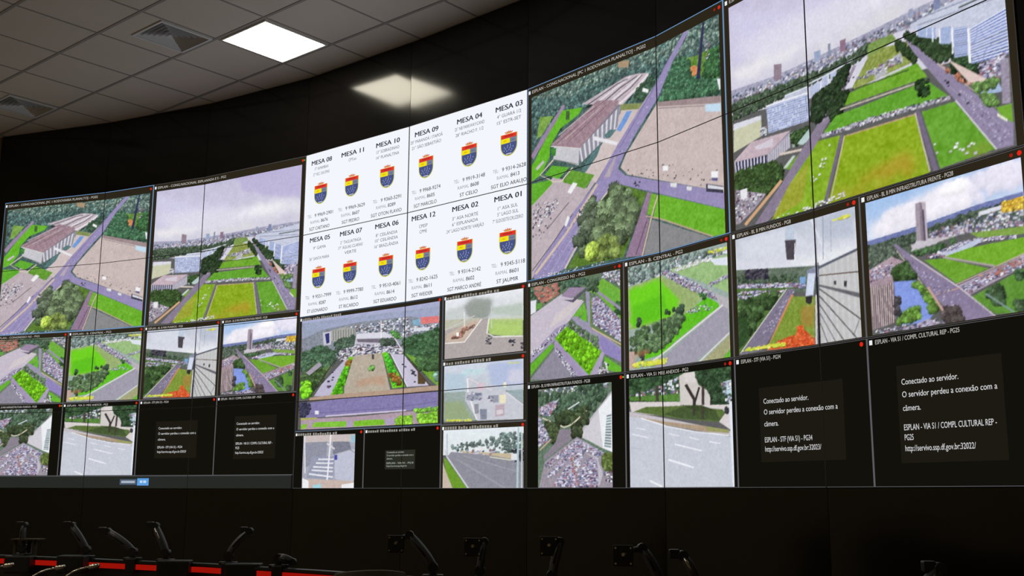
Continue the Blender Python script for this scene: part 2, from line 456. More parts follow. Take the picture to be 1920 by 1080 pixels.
'rooftop_camera': """
G 186 192 208 226 228 236:-7,-45 1027,-18 1004,426 -5,319
B 214 218 230 60 14:19,30 438,9 618,183 98,183
B 240 240 244 40 16:464,296 975,301 973,348 585,387
B 176 184 202 40 14:699,18 990,19 979,230 741,190
P 96 110 96 20 3:-3,266 1014,440 1004,637 -11,477
T 70 88 68 72 144:9,322 582,436 580,497 5,428
C 5 127 144:87,286 275,323 279,394 84,358
C 0 97 256:6,395 579,503 578,534 5,428
P 80 110 56 18 3:-2,426 505,519 142,845 -8,1003
C 0 82 256:11,455 404,523 351,563 8,547
T 60 84 48 153 120:15,549 340,522 377,555 213,728 3,901
P 48 72 40 10 3:-4,690 80,679 101,864 1,953
P 122 114 136 10 3:442,518 498,530 449,645 272,903 204,982 13,993 100,877
C 10 52 64:441,543 491,553 301,845 208,855
P 214 208 206 4 2:429,513 11,978 17,983 435,519
P 206 136 92 4 2:469,570 373,740 248,971 265,982 390,751 486,581
P 122 146 56 18 3:477,588 653,623 636,995 271,941 381,758
B 176 120 62 34 10:523,684 644,682 637,851 541,835
P 224 96 50 18 2:498,833 547,829 574,913 638,960 636,1001 422,994 243,987 400,923 512,934
C 8 67 416:336,926 489,900 528,832 632,947 630,995 269,978
P 190 190 192 6 3:683,409 1015,323 999,1000 671,1007
P 160 160 164 5 3:683,409 1015,323 1006,497 684,464
S 198 198 198 190 190 192 7 1:682,421 1014,334 997,988 671,1001
P 88 92 104 4 2:684,416 1012,343 1005,323 677,396
P 92 76 70 4 2:684,469 1005,511 1005,501 684,460
P 96 96 102 10 3:693,536 1008,670 1006,707 692,552
P 50 44 42 4 2:688,573 1000,871 1006,865 694,567
P 60 56 56 4 2:685,626 959,1002 965,997 692,622
P 60 56 56 4 2:682,691 861,1003 867,1000 689,689
P 84 80 80 4 2:686,764 796,998 801,996 691,762
P 84 80 80 4 2:682,835 735,1000 741,998 688,834
P 110 106 106 4 2:943,974 989,867 984,864 938,971
P 62 58 66 6 2:886,550 910,555 904,603 884,593
P 62 58 66 6 2:807,532 828,537 826,569 808,561
P 78 80 92 8 2:668,357 695,363 683,1008 639,1002
P 210 206 200 6 2:657,611 671,614 656,1004 642,1002
P 170 172 186 4 2:682,-49 674,383 684,385 692,-47
P 222 226 236 4 2:645,5 767,358 777,356 655,3
P 150 152 166 4 2:744,-6 730,347 736,348 751,-4
P 150 152 166 4 2:804,61 797,303 801,304 808,62
P 188 200 216 6 3:440,10 516,11 511,130 436,121
P 72 66 74 5 3:433,117 524,134 504,295 442,281
P 236 236 242 4 2:511,156 503,299 508,300 516,157
P 130 134 156 18 2:596,402 681,384 690,472 653,476 605,478
P 206 214 236 8 3:607,429 664,442 641,614 581,609
P 44 42 46 6 2:581,609 635,607 627,667 608,678 582,658
P 120 158 206 8 3:539,445 588,449 586,505 543,502
P 230 224 40 6 2:821,56 858,54 857,66 820,68
C 7 97 26:870,55 953,50 958,69 869,67
C 7 105 96:36,951 399,948 398,970 35,964
""",
'tower_lake': """
G 150 186 232 206 216 240:-9,-69 1023,-57 998,315 -19,342
B 240 236 244 120 16:91,142 524,27 692,47 685,162 310,254 73,251
B 226 222 240 90 16:695,12 999,25 988,178 747,146 690,81
B 246 244 250 40 14:524,27 672,40 687,127 562,111
B 160 192 234 30 12:37,10 159,22 81,113 17,146
B 240 240 246 50 14:17,146 310,254 22,276
T 232 228 238 170 79:90,167 201,111 353,107 342,288 47,282
T 236 232 242 188 118:424,238 476,96 566,53 672,40 707,145 682,208 533,234
T 226 222 238 170 92:707,145 733,48 815,29 999,25 998,170 844,189 733,211
T 248 246 250 136 39:509,95 588,48 661,48 679,101 584,106
P 108 118 168 12 4:-4,295 366,276 741,237 994,230 1002,316 735,328 419,321 -6,345
P 86 98 84 18 2:-6,333 419,309 739,271 1004,295 992,468 628,414 180,492 -6,460
T 70 84 70 77 223:0,334 340,324 739,271 989,301 990,424 674,334 415,381 14,427
C 1 85 192:506,333 716,322 988,312 982,410 630,380 525,374
P 216 218 228 8 3:738,288 886,281 884,309 736,317
P 212 164 50 14 2:872,266 994,258 993,347 867,334
T 224 182 70 51 39:878,267 991,269 987,340 874,328
P 196 186 194 10 3:301,399 503,380 672,368 680,405 489,424 333,444 320,465
C 0 64 256:417,345 673,356 981,421 988,451 669,414 437,386
P 196 190 200 8 3:343,374 437,386 478,433 299,448
P 160 148 160 8 2:347,111 375,111 372,387 342,380
P 130 116 130 8 2:375,108 392,117 397,398 372,387
P 184 172 184 6 2:392,113 417,121 417,393 396,397
P 84 74 96 4 2:390,167 403,171 403,396 392,393
T 66 96 60 68 52:310,450 584,437 626,437 452,498 342,483
P 124 158 70 14 3:679,416 992,457 989,506 727,464
C 0 64 288:407,511 625,460 727,464 989,512 988,528 745,491 536,531 428,528
P 186 196 220 8 3:580,507 727,464 745,491 598,546 473,515
P 112 168 44 12 4:514,537 662,516 997,525 990,622 821,680 617,586
P 106 160 48 12 4:384,529 514,549 772,680 576,738
P 176 160 168 4 2:502,543 810,681 813,670 505,532
P 196 174 164 4 2:818,681 991,631 989,623 815,673
P 186 162 160 4 2:566,752 812,684 810,676 564,744
P 166 152 172 10 3:564,759 811,689 990,632 984,708 642,833
C 0 85 672:605,768 829,704 989,643 984,708 807,744 654,812
C 6 64 42:711,711 989,643 986,686 768,746
P 90 140 52 12 4:661,848 984,718 964,1007 791,986
T 60 82 54 119 34:743,831 831,816 842,940 796,909
T 60 80 54 102 16:900,929 964,942 961,985 897,972
T 60 84 56 85 16:923,726 959,735 956,788 919,780
P 128 150 150 4 2:739,846 892,998 898,990 745,838
P 132 120 150 7 4:176,360 205,368 297,472 595,766 790,1002 475,1008 462,866 324,599 230,442
P 214 204 210 4 2:295,475 592,774 788,1004 792,999 597,769 300,469
P 206 190 184 4 2:173,368 320,624 478,918 483,915 325,622 178,365
P 190 150 140 4 2:424,792 595,775 594,768 423,785
C 10 50 74:219,427 316,537 601,836 553,930 375,683
T 84 96 84 77 131:5,361 175,367 206,449 168,489 -3,512
P 170 148 160 22 2:3,513 170,452 249,509 161,611 -3,638
C 0 64 144:9,514 168,489 162,599 4,614
T 60 84 48 111 66:165,550 271,526 321,647 241,641 173,614
P 160 140 150 12 3:-6,612 163,587 171,650 -4,650
P 100 84 96 8 2:-4,650 177,640 167,931 -3,963
S 212 196 196 92 76 84 12 1:-4,650 177,640 167,931 -3,963
P 128 150 224 10 4:172,638 320,659 409,856 462,866 380,968 211,963 176,872
T 90 126 54 102 66:285,675 341,687 462,866 427,918 385,875 370,765
T 92 130 54 102 92:205,877 331,853 338,926 190,935
T 62 60 62 85 18:171,749 206,756 199,876 170,871
P 176 168 190 10 3:209,999 381,945 466,984 265,1020
T 70 62 62 128 39:481,905 575,911 591,989 476,985
P 196 156 150 4 2:388,726 475,908 488,902 401,720
C 0 64 80:-3,963 467,961 465,995 8,990
""",
'ministry_annex': """
P 96 118 98 24 2:-29,-39 1031,-6 1016,1011 -27,1010
C 1 102 144:7,2 513,2 969,1 968,60 479,74 26,54
T 70 92 72 123 263:8,40 873,5 967,120 742,273 443,404 238,295 8,142
P 160 170 176 22 2:8,193 221,143 308,111 203,243 26,258
C 0 102 192:17,194 238,132 290,160 168,278 44,272
P 216 220 226 4 2:346,268 583,172 574,161 337,257
T 62 76 50 158 75:238,257 545,262 644,219 742,213 544,348 307,373
P 216 206 180 4 2:58,304 373,413 483,387 683,263 671,252 472,375 377,400 65,292
C 0 124 160:8,270 79,362 185,517 8,585
T 62 74 48 149 63:115,364 290,347 324,546 203,554
P 132 124 136 8 3:307,422 477,430 476,527 97,725 79,688 255,544
P 198 170 140 4 2:32,628 191,521 179,512 20,619
P 190 184 192 8 3:543,493 999,86 998,663
P 206 202 210 5 3:576,495 822,278 998,110 1005,670 866,624
P 234 238 242 4 3:826,254 1001,110 1005,670 881,625
S 220 226 230 110 132 136 1 12:933,308 992,299 983,628 897,614
T 60 70 48 131 43:477,405 594,386 609,496 493,504
T 62 72 50 114 38:611,290 693,283 692,367 610,387
P 150 142 154 18 2:9,1010 97,738 543,506 896,672 1005,687 1000,1011
C 0 124 528:132,899 543,530 881,672 801,705 575,603 237,863
C 0 131 736:219,973 592,616 641,629 473,986
C 0 131 736:473,998 672,726 801,729 814,988
C 6 102 19:442,696 525,698 589,987 523,987
P 186 182 192 10 3:640,665 801,705 878,871 829,988 801,729
T 88 104 54 131 58:881,684 1005,675 999,861 879,813
C 3 131 48:894,860 995,849 994,942 924,941
C 0 88 112:97,763 476,564 492,589 132,825
C 4 88 13:-92,328 -19,332 -19,559 -91,557
""",
'avenue_trees': """
P 44 66 46 14 3:-11,-28 1039,-15 1026,355 -15,272
T 52 78 50 132 398:13,9 1004,1 996,239 774,302 10,205
C 1 110 80:382,68 486,36 482,189 47,173 11,159
P 84 128 56 16 3:11,170 495,180 493,251 10,205
P 206 200 196 5 4:496,26 550,5 650,6 683,123 795,198 797,315 498,284
P 216 210 208 4 4:550,21 650,9 659,99 548,87
P 54 46 44 4 2:546,115 627,251 624,354 656,356 658,245 574,104
P 54 46 44 4 2:658,273 704,149 685,142 639,267
P 66 56 54 4 2:721,20 709,424 736,426 748,23
P 66 60 54 4 2:257,90 258,337 285,338 284,92
P 60 54 48 4 2:98,143 99,257 115,258 115,144
P 58 52 48 4 2:800,104 793,346 811,348 819,106
T 50 72 48 132 138:661,34 1003,33 995,280 846,267 755,131
P 190 216 226 10 3:920,127 1000,115 1002,240 939,234
C 1 123 32:908,137 1000,126 994,311 948,307
P 214 206 206 5 3:4,216 493,254 505,290 1004,322 1002,547 874,457 162,341 21,309
P 88 108 56 12 3:44,310 163,273 505,290 912,356 934,389 874,457 527,411
P 66 84 48 9 3:323,352 517,302 843,350 886,447 527,406
P 58 72 40 10 3:517,291 702,301 843,355 700,370
P 60 54 50 4 2:630,311 625,386 647,388 652,313
P 66 60 56 4 2:715,318 712,424 733,426 736,320
P 194 188 194 5 4:3,307 997,547 995,588 1,376
P 170 148 124 10 3:79,358 347,420 697,476 964,530 963,557 743,532 347,448
P 150 152 96 8 3:745,485 964,530 963,557 767,528
P 196 200 212 4 5:-4,353 115,372 346,464 973,587 1025,549 1014,1017 -14,1015
P 236 238 244 4 2:113,377 345,464 646,531 961,582 963,573 648,522 348,454 116,367
P 232 234 240 4 2:65,464 153,486 155,476 67,455
P 232 234 240 4 2:28,519 180,560 183,551 31,509
P 232 234 240 4 2:369,531 484,559 486,550 372,522
P 232 234 240 4 2:583,575 680,602 683,593 586,566
P 232 234 240 4 2:775,622 879,643 881,634 777,613
P 236 238 244 4 2:431,628 701,698 704,687 434,617
P 236 238 244 4 2:362,763 617,839 623,825 368,748
P 236 238 240 4 2:182,945 294,1001 302,986 190,931
P 176 184 196 4 2:15,643 109,658 110,649 16,634
T 56 56 60 93 8:936,347 958,349 957,380 934,378
P 222 228 240 4 3:971,309 1005,302 998,1007 981,1007
""",
'plaza_monument': """
G 170 172 210 160 168 190:-10,-2 1005,-36 1008,149 5,138
P 150 160 184 12 3:1,23 535,34 998,45 1000,168 358,170 9,253
B 160 166 204 30 10:12,59 500,50 990,64 991,115 264,111
P 132 138 150 22 2:6,173 169,107 429,82 794,90 1000,179 1003,414 757,399 454,359 23,392
C 1 77 416:311,118 777,97 798,259 451,239
C 1 64 192:761,190 992,177 992,218 797,238
P 222 120 120 10 3:868,114 995,124 996,180 874,172
P 130 170 196 10 3:813,130 869,124 874,183 818,173
P 214 216 224 8 3:822,195 917,206 934,234 823,226
P 160 160 156 12 2:231,128 338,106 412,134 415,233 314,241 234,218
S 180 178 172 130 132 130 9 1:236,129 407,133 409,200 239,219
P 196 196 206 6 2:168,135 232,130 235,254 178,249
P 48 50 110 6 2:185,149 218,143 222,233 200,241
T 72 92 76 85 233:267,223 423,202 417,310 318,362 270,312
T 70 98 74 100 295:11,311 174,254 261,344 273,423 180,456 17,482
P 90 120 70 16 3:8,503 255,432 175,589 92,703 25,708
T 66 88 52 116 202:18,527 112,425 191,502 165,588 91,647 31,596
T 118 205 40 108 53:20,573 78,567 92,692 24,697
P 160 152 168 8 3:46,485 150,396 170,432 76,511
P 196 190 208 10 3:422,180 626,200 695,243 663,366 543,381 400,351
P 214 214 226 5 3:422,185 626,200 678,251 423,229
P 112 104 118 10 3:423,229 695,264 688,305 433,258
C 3 77 672:298,316 425,278 730,322 757,399 543,381 301,415
T 70 84 72 70 93:592,260 696,275 697,317 611,305
P 244 244 250 4 2:593,93 597,250 603,250 598,94
P 210 206 214 4 2:674,232 745,379 752,375 681,227
T 80 130 66 62 47:660,195 712,224 738,270 704,255
T 62 92 62 116 465:755,294 993,239 1001,555 923,586 854,516 774,402
P 110 158 56 12 3:765,400 853,454 998,585 999,706 940,639
T 66 96 60 131 93:853,454 987,462 989,564 880,540
T 120 160 140 77 19:973,592 998,595 999,656 974,653
P 186 180 206 6 3:337,409 400,373 240,711 117,705 175,600
C 5 90 8:265,455 302,459 224,671 185,612
P 60 56 56 4 2:269,386 89,694 96,700 276,393
P 118 190 34 16 3:373,381 407,385 334,627 327,708 240,716
T 150 110 50 70 22:365,412 392,416 367,478 348,465
T 80 170 30 70 68:357,455 367,478 327,702 254,706
P 180 168 152 12 3:409,374 608,379 675,714 346,704 344,650
B 186 140 110 30 10:459,575 634,573 636,658 425,636
T 110 160 80 62 16:519,485 554,490 555,516 520,512
P 70 66 64 6 2:536,380 553,383 554,426 539,422
P 114 196 36 14 3:608,374 647,374 771,682 687,689
T 70 170 46 70 62:621,392 656,396 737,647 695,664
T 130 90 44 77 22:663,566 701,560 745,648 720,666
P 196 190 212 5 3:673,393 757,410 941,690 788,686
P 236 232 240 4 2:670,400 786,687 791,684 675,397
P 84 68 44 8 3:857,568 915,636 908,676 861,671
P 76 60 52 4 2:780,448 938,693 944,687 787,442
C 5 103 10:742,491 759,493 847,577 839,658 821,574
P 176 150 130 8 3:83,713 355,700 679,699 999,696 1000,736 84,741
P 110 90 80 4 2:84,744 517,744 959,740 958,734 516,739 84,738
P 128 120 168 10 3:17,763 374,739 1000,746 1006,877 758,886 213,894 22,903
T 60 60 84 77 78:7,763 95,770 78,857 21,887
P 112 104 150 4 2:98,863 724,857 1002,830 1000,822 724,849 97,854
P 202 192 216 4 2:213,896 520,891 784,887 783,874 519,878 212,882
P 172 150 164 10 3:22,903 468,907 852,889 1002,886 1004,1006 558,1008 25,998
P 122 188 56 16 3:111,981 129,938 370,943 367,991
P 122 188 50 16 3:421,994 424,947 521,942 633,945 643,992
P 170 154 184 6 3:370,943 415,941 417,999 376,1002
P 170 154 184 6 3:642,940 709,940 714,991 647,997
T 130 190 56 85 109:717,940 819,937 824,998 718,997
T 130 196 56 93 155:870,936 1002,916 1003,996 879,992
T 120 180 66 70 47:843,883 1002,881 1002,888 861,900
P 130 186 60 14 3:24,953 77,946 68,989 25,992
P 170 168 90 10 3:21,892 147,895 147,912 22,914
P 230 230 240 4 2:130,834 159,836 160,869 131,867
""",
'misty_park': """
G 232 234 240 196 204 204:-20,-18 998,1 999,516 -13,509
B 150 152 160 120 15:240,143 407,68 588,126 573,355 393,386 275,279
B 128 132 134 70 12:308,156 556,161 541,370 393,386
B 150 158 150 60 20:257,103 373,18 604,86 621,301 460,419 293,346
B 196 202 200 60 14:0,184 240,121 276,343 2,359
B 180 192 180 60 14:621,238 983,225 983,451 622,343
P 172 164 162 7 4:2,359 492,404 574,397 568,711 997,760 997,1024 2,1010
P 186 186 168 10 3:2,337 476,380 410,431 4,512
P 204 198 194 4 2:7,519 396,340 390,325 2,505
P 196 176 160 8 3:7,708 40,583 327,417 476,401 247,745
T 158 110 96 80 46:93,657 261,512 378,468 195,673
T 156 120 108 60 14:295,518 411,474 395,514 312,542
P 244 240 238 4 2:8,738 267,755 489,408 479,396 260,740 7,721
P 236 236 236 4 2:253,242 259,491 269,492 263,244
P 252 252 252 2 2:157,570 191,576 191,640 157,635
P 168 196 112 8 4:574,418 991,483 992,749 767,727 584,672 567,585
B 176 206 112 50 10:607,508 968,572 969,715 624,658
B 204 206 178 30 10:606,393 968,438 968,500 622,448
P 240 238 234 4 2:570,406 544,647 640,728 992,772 992,754 641,710 558,644 584,411
P 206 206 206 4 2:601,213 604,571 614,572 611,215
C 5 120 13:535,717 616,730 617,844 536,832
C 5 120 13:822,793 908,786 908,899 823,886
C 5 120 13:969,868 997,851 997,963 970,959
""",
'foggy_traffic': """
G 206 212 226 188 198 206:-6,-4 997,8 999,525 1,463
B 176 188 220 70 16:545,27 982,26 983,445 611,404
B 208 206 224 60 16:829,146 982,166 983,405 799,384
B 180 200 216 70 16:13,126 284,159 287,451 18,444
B 186 222 226 20 8:250,72 481,101 481,204 251,197
C 9 90 19:233,90 529,87 529,159 234,174
P 150 166 160 10 4:1,463 279,471 423,976 8,968
B 146 164 120 60 14:3,632 256,634 374,952 24,927
P 196 198 208 7 4:310,225 417,279 800,525 996,762 997,997 440,977 281,616 295,410
P 150 168 172 8 4:785,523 995,505 996,742
P 240 238 240 4 2:302,245 309,476 424,969 439,964 325,474 318,247
P 226 222 226 4 2:796,551 992,768 1000,756 804,539
P 228 222 224 4 2:316,252 610,490 614,480 321,242
P 216 190 202 8 3:450,345 515,352 516,475 435,466
P 128 134 150 8 3:470,787 558,794 560,966 480,964
P 140 142 152 8 3:401,699 456,694 458,857 406,863
P 186 166 178 8 3:661,742 770,732 771,921 662,933
P 214 206 210 6 3:677,824 755,820 755,890 678,894
P 232 224 190 6 3:712,576 788,574 789,714 716,717
P 240 230 210 6 3:759,370 793,367 794,454 759,454
P 150 154 168 8 3:628,568 699,575 700,695 629,699
B 150 154 170 80 6:291,493 492,513 493,636 306,618
C 2 140 26:291,493 484,512 485,635 306,618
C 2 130 13:565,561 628,568 629,669 581,664
P 196 206 150 6 3:806,42 959,53 959,79 813,68
C 7 100 48:24,927 391,949 391,978 25,960
""",
'wide_road': """
G 226 234 240 222 228 230:-13,-6 1005,1 1006,445 -7,437
T 104 122 118 110 160:105,253 451,209 735,103 1003,90 1004,444 783,436 131,348
T 88 104 100 100 60:736,224 1003,149 1004,444 760,420
P 196 180 150 8 3:232,368 852,439 852,528 667,507 257,400
P 228 230 234 6 3:403,314 548,299 572,367 404,375
C 0 150 26:182,350 666,371 667,431 404,452
P 138 138 150 7 4:107,378 620,460 1006,562 1007,1015 337,1015 57,470
P 160 160 168 4 2:256,452 1005,773 1008,762 259,441
P 150 150 160 4 2:177,519 780,1013 792,988 190,493
P 226 222 190 4 2:596,491 852,550 853,535 597,476
P 206 208 214 4 2:20,347 48,476 334,1022 350,1008 66,465 40,341
P 104 150 44 10 3:11,469 58,517 325,1015 139,1015 35,689
P 196 180 166 8 3:-6,531 35,689 139,1015 1,1015
C 5 140 64:840,379 999,356 1000,562 864,573
P 222 224 230 6 3:852,439 920,441 921,545 852,543
P 176 200 206 4 2:926,10 916,1006 938,1006 948,12
P 216 226 232 4 2:972,58 971,1000 982,1000 984,59
P 176 186 190 4 2:45,61 51,470 63,471 58,62
""",
'crosswalk_stairs': """
P 164 166 180 14 2:-16,-15 998,12 1016,1006 8,1006
P 198 186 184 8 3:23,-13 991,12 996,149 29,130
P 140 142 158 14 2:29,130 485,130 459,444 49,611
P 120 122 138 14 2:578,133 888,145 929,284 587,377
P 186 190 208 7 4:624,378 1000,286 1006,898 640,828
P 146 150 172 14 2:175,402 625,413 603,827 96,806
P 226 228 236 4 2:311,472 609,479 608,451 309,444
P 226 228 236 4 2:268,541 604,551 603,524 267,513
P 226 228 236 4 2:217,611 599,634 600,607 217,582
P 226 228 236 4 2:185,673 598,703 599,676 186,645
P 226 228 236 4 2:137,745 600,808 604,778 140,713
P 232 232 238 4 2:14,5 52,718 71,718 33,5
P 236 236 240 4 2:522,-10 514,270 475,998 501,1000 540,273 548,-7
P 214 210 216 4 2:458,176 610,286 629,262 477,152
P 70 74 160 6 2:616,378 671,380 675,477 623,476
P 130 134 146 4 2:702,144 991,360 999,349 711,133
P 196 176 168 10 3:20,823 1001,864 1006,1006 20,1006
P 236 236 240 6 3:11,805 137,859 143,1006 20,1006
B 150 214 232 60 6:216,930 366,913 388,1006 219,1006
P 236 236 240 6 3:771,931 1002,898 1006,1006 774,1006
P 150 190 206 8 3:913,25 992,29 996,166 917,163
""",
}
PALS = [
 [(232,232,240),(206,202,222),(74,72,96),(136,132,160),(182,178,204),(160,110,124),(104,108,146),(170,165,196)],
 [(225,228,238),(190,195,215),(120,125,150),(90,95,120),(235,235,240),(150,120,120),(75,95,85)],
 [(210,210,225),(165,165,190),(110,115,140),(190,185,200),(120,110,135)],
 [(230,230,238),(60,60,76),(110,110,140),(190,190,205),(90,60,70),(150,150,160),(240,240,244)],
 [(230,230,236),(205,200,210),(240,240,240)],
 [(52,50,62),(84,80,90),(40,40,52)],
 [(186,116,100),(160,124,112),(176,96,92),(128,126,112),(200,140,120)],
 [(226,222,60),(190,214,70),(236,232,120)],
 [(228,88,40),(206,70,40),(236,120,70),(170,70,40)],
 [(170,226,226),(200,232,232),(190,220,226)],
 [(176,170,198),(192,186,208),(112,104,134),(160,152,184)],
]
def noise(h, w, cell, rs):
    gh, gw = int(h / cell) + 3, int(w / cell) + 3
    g = rs.rand(gh, gw) * 2 - 1
    y = np.arange(h) / cell; x = np.arange(w) / cell
    yi = y.astype(int); xi = x.astype(int); fy = (y - yi)[:, None]; fx = (x - xi)[None, :]
    a = g[yi][:, xi]; b = g[yi][:, xi + 1]; c = g[yi + 1][:, xi]; d = g[yi + 1][:, xi + 1]
    return (a * (1 - fx) + b * fx) * (1 - fy) + (c * (1 - fx) + d * fx) * fy

def inside(px, py, X, Y):
    r = np.zeros(np.broadcast(X, Y).shape, bool); n = len(px); j = n - 1
    for i in range(n):
        if py[i] != py[j]:
            r ^= ((py[i] > Y) != (py[j] > Y)) & (X < (px[j] - px[i]) * (Y - py[i]) / (py[j] - py[i]) + px[i])
        j = i
    return r

def paint(name, w, h):
    S = 2; W, H = w * S, h * S; seed = sum(ord(c) * (i + 3) for i, c in enumerate(name)); rs = np.random.RandomState(seed)
    A = np.zeros((H, W, 3), np.float32) + 90.0
    k = H / 480.0                                    # size unit of blobs and grain
    fine = noise(H, W, 1.7 * k + .6, rs)
    def region(px, py):
        x0, x1 = max(0, int(min(px)) - 1), min(W, int(max(px)) + 2); y0, y1 = max(0, int(min(py)) - 1), min(H, int(max(py)) + 2)
        if x1 <= x0 or y1 <= y0: return None
        Y, X = np.mgrid[y0:y1, x0:x1]
        return x0, x1, y0, y1, inside(px, py, X + .5, Y + .5)
    def fill(px, py, col, amp=0, cell=3):
        r = region(px, py)
        if r is None: return
        x0, x1, y0, y1, M = r
        n = 0
        if amp:
            n = (noise(y1 - y0, x1 - x0, max(1.0, cell * k), rs) * amp + noise(y1 - y0, x1 - x0, max(1.0, cell * 3.5 * k), rs) * amp * .6)[..., None]
        A[y0:y1, x0:x1] = np.where(M[..., None], np.array(col, np.float32) + n, A[y0:y1, x0:x1])
    for line in FEED_ART[name].strip().split('\n'):
        a, b = line.split(':'); a = a.split(); op = a[0]; n = [int(q) for q in a[1:]]
        pts = [tuple(map(float, t.split(','))) for t in b.split()]
        px = [p[0] * W / 1000 for p in pts]; py = [p[1] * H / 1000 for p in pts]
        if op == 'P': fill(px, py, n[:3], n[3], n[4])
        elif op == 'G':
            r = region(px, py)
            if r is None: continue
            x0, x1, y0, y1, M = r
            t = ((np.arange(y0, y1) - min(py)) / (max(py) - min(py)))[:, None, None]
            c = np.array(n[:3]) * (1 - t) + np.array(n[3:6]) * t + (noise(y1 - y0, x1 - x0, 22 * k, rs) * 5)[..., None]
            A[y0:y1, x0:x1] = np.where(M[..., None], c, A[y0:y1, x0:x1])
        elif op == 'B':                               # soft patch: col, strength %, softness
            s = n[4] * k * 1.5; g = int(s) + 1
            x0, x1 = max(0, int(min(px)) - g), min(W, int(max(px)) + g); y0, y1 = max(0, int(min(py)) - g), min(H, int(max(py)) + g)
            if x1 <= x0 or y1 <= y0: continue
            Y, X = np.mgrid[y0:y1, x0:x1]
            dx = noise(y1 - y0, x1 - x0, 9 * k, rs) * s * .7; dy = noise(y1 - y0, x1 - x0, 9 * k, rs) * s * .7
            M = inside(px, py, X + dx, Y + dy).astype(np.float32)
            q = max(1, int(s * .5))
            N0, N1 = M.shape
            for _ in range(2):
                cs = np.cumsum(np.pad(M, ((q + 1, q), (0, 0)), 'edge'), 0); M = (cs[2 * q:2 * q + N0] - cs[:N0]) / (2 * q)
                cs = np.cumsum(np.pad(M, ((0, 0), (q + 1, q)), 'edge'), 1); M = (cs[:, 2 * q:2 * q + N1] - cs[:, :N1]) / (2 * q)
            M = (M * min(1, n[3] / 100 + .25))[..., None]
            A[y0:y1, x0:x1] = A[y0:y1, x0:x1] * (1 - M) + np.array(n[:3]) * M
        elif op in 'TC':
            cnt = n[4] if op == 'T' else n[2]
            x0, x1, y0, y1 = max(-9, min(px)), min(W + 9, max(px)), max(-9, min(py)), min(H + 9, max(py))
            if x1 <= x0 or y1 <= y0: continue
            QX = x0 + rs.rand(cnt * 6) * (x1 - x0); QY = y0 + rs.rand(cnt * 6) * (y1 - y0)
            ok = inside(px, py, QX, QY); QX = QX[ok][:cnt]; QY = QY[ok][:cnt]; o = np.argsort(QY); QX = QX[o]; QY = QY[o]
            for cx, cy in zip(QX, QY):
                if op == 'T':
                    r = n[3] * .1 * k * 1.15 * (.65 + rs.rand() * .6); c = np.array(n[:3], float) * (.68 + rs.rand() * .6) + (rs.rand() - .5) * 14
                    xa, xb, ya, yb = max(0, int(cx - r)), min(W, int(cx + r) + 1), max(0, int(cy - r)), min(H, int(cy + r) + 1)
                    if xb <= xa or yb <= ya: continue
                    Y, X = np.mgrid[ya:yb, xa:xb]; ux = (X - cx) / r; uy = (Y - cy) / r
                    d2 = ux * ux + uy * uy + fine[ya:yb, xa:xb] * .55
                    sh = np.clip(.98 - .30 * uy - .16 * ux + fine[ya:yb, xa:xb] * .42, .40, 1.7)
                    sh = np.where(d2 > .72, sh * .72, sh)
                    if min(n[:3]) > 200:              # cloud: soft and bright
                        al = (np.clip(1.15 - d2, 0, 1) ** .8 * .6)[..., None]; cc = np.array(n[:3], float) * (.97 + rs.rand() * .06) * (1 - .07 * uy)[..., None]
                        A[ya:yb, xa:xb] = A[ya:yb, xa:xb] * (1 - al) + cc * al
                        continue
                    A[ya:yb, xa:xb] = np.where((d2 < 1)[..., None], c[None, None] * sh[..., None], A[ya:yb, xa:xb])
                else:
                    pal = PALS[n[0]]; c = np.array(pal[rs.randint(len(pal))], float) * (.9 + rs.rand() * .15)
                    r = n[1] * .1 * k * .5 * (.6 + rs.rand() * .7); q = r * (.45 + rs.rand() * .4)
                    xa, xb, ya, yb = max(0, int(cx - r)), min(W, int(cx + r) + 1), max(0, int(cy - q)), min(H, int(cy + q) + 1)
                    if yb > ya and xb > xa:
                        A[ya:yb, xa:xb] = c
                        if yb < H and n[0] not in (5, 8, 9, 10): A[yb:yb + 1, xa:xb] = A[yb:yb + 1, xa:xb] * .55
        elif op == 'S':                               # stripes between two colours: columns x rows over a quad
            nc, nr = n[6], n[7]; c1, c2 = n[:3], n[3:6]
            q = [np.array((x, y)) for x, y in zip(px, py)]
            def bl(s, t): return (q[0] * (1 - s) + q[1] * s) * (1 - t) + (q[3] * (1 - s) + q[2] * s) * t
            fill(px, py, c1, 6, 2)
            if nr == 1:
                for i in range(nc):
                    z = [bl((i + .35) / nc, 0), bl((i + .95) / nc, 0), bl((i + .95) / nc, 1), bl((i + .35) / nc, 1)]
                    fill([t[0] for t in z], [t[1] for t in z], c2)
            else:
                for j in range(nr):
                    for i in range(nc):
                        if nc > 1 and rs.rand() < .15: continue
                        a_ = .12 if nc > 1 else 0
                        z = [bl((i + a_) / nc, (j + .4) / nr), bl((i + 1 - a_) / nc, (j + .4) / nr), bl((i + 1 - a_) / nc, (j + .95) / nr), bl((i + a_) / nc, (j + .95) / nr)]
                        fill([t[0] for t in z], [t[1] for t in z], np.array(c2) * (.85 + rs.rand() * .3))
    A += (noise(H, W, 2.6, rs) * 7 + noise(H, W, 6.0, rs) * 4)[..., None]
    A = 255 * np.clip(A / 255, 0, 1) ** .94
    A = np.clip(A, 0, 255).reshape(h, S, w, S, 3).mean((1, 3)) / 255.0
    return np.where(A <= 0.04045, A / 12.92, ((A + 0.055) / 1.055) ** 2.4).astype(np.float32)

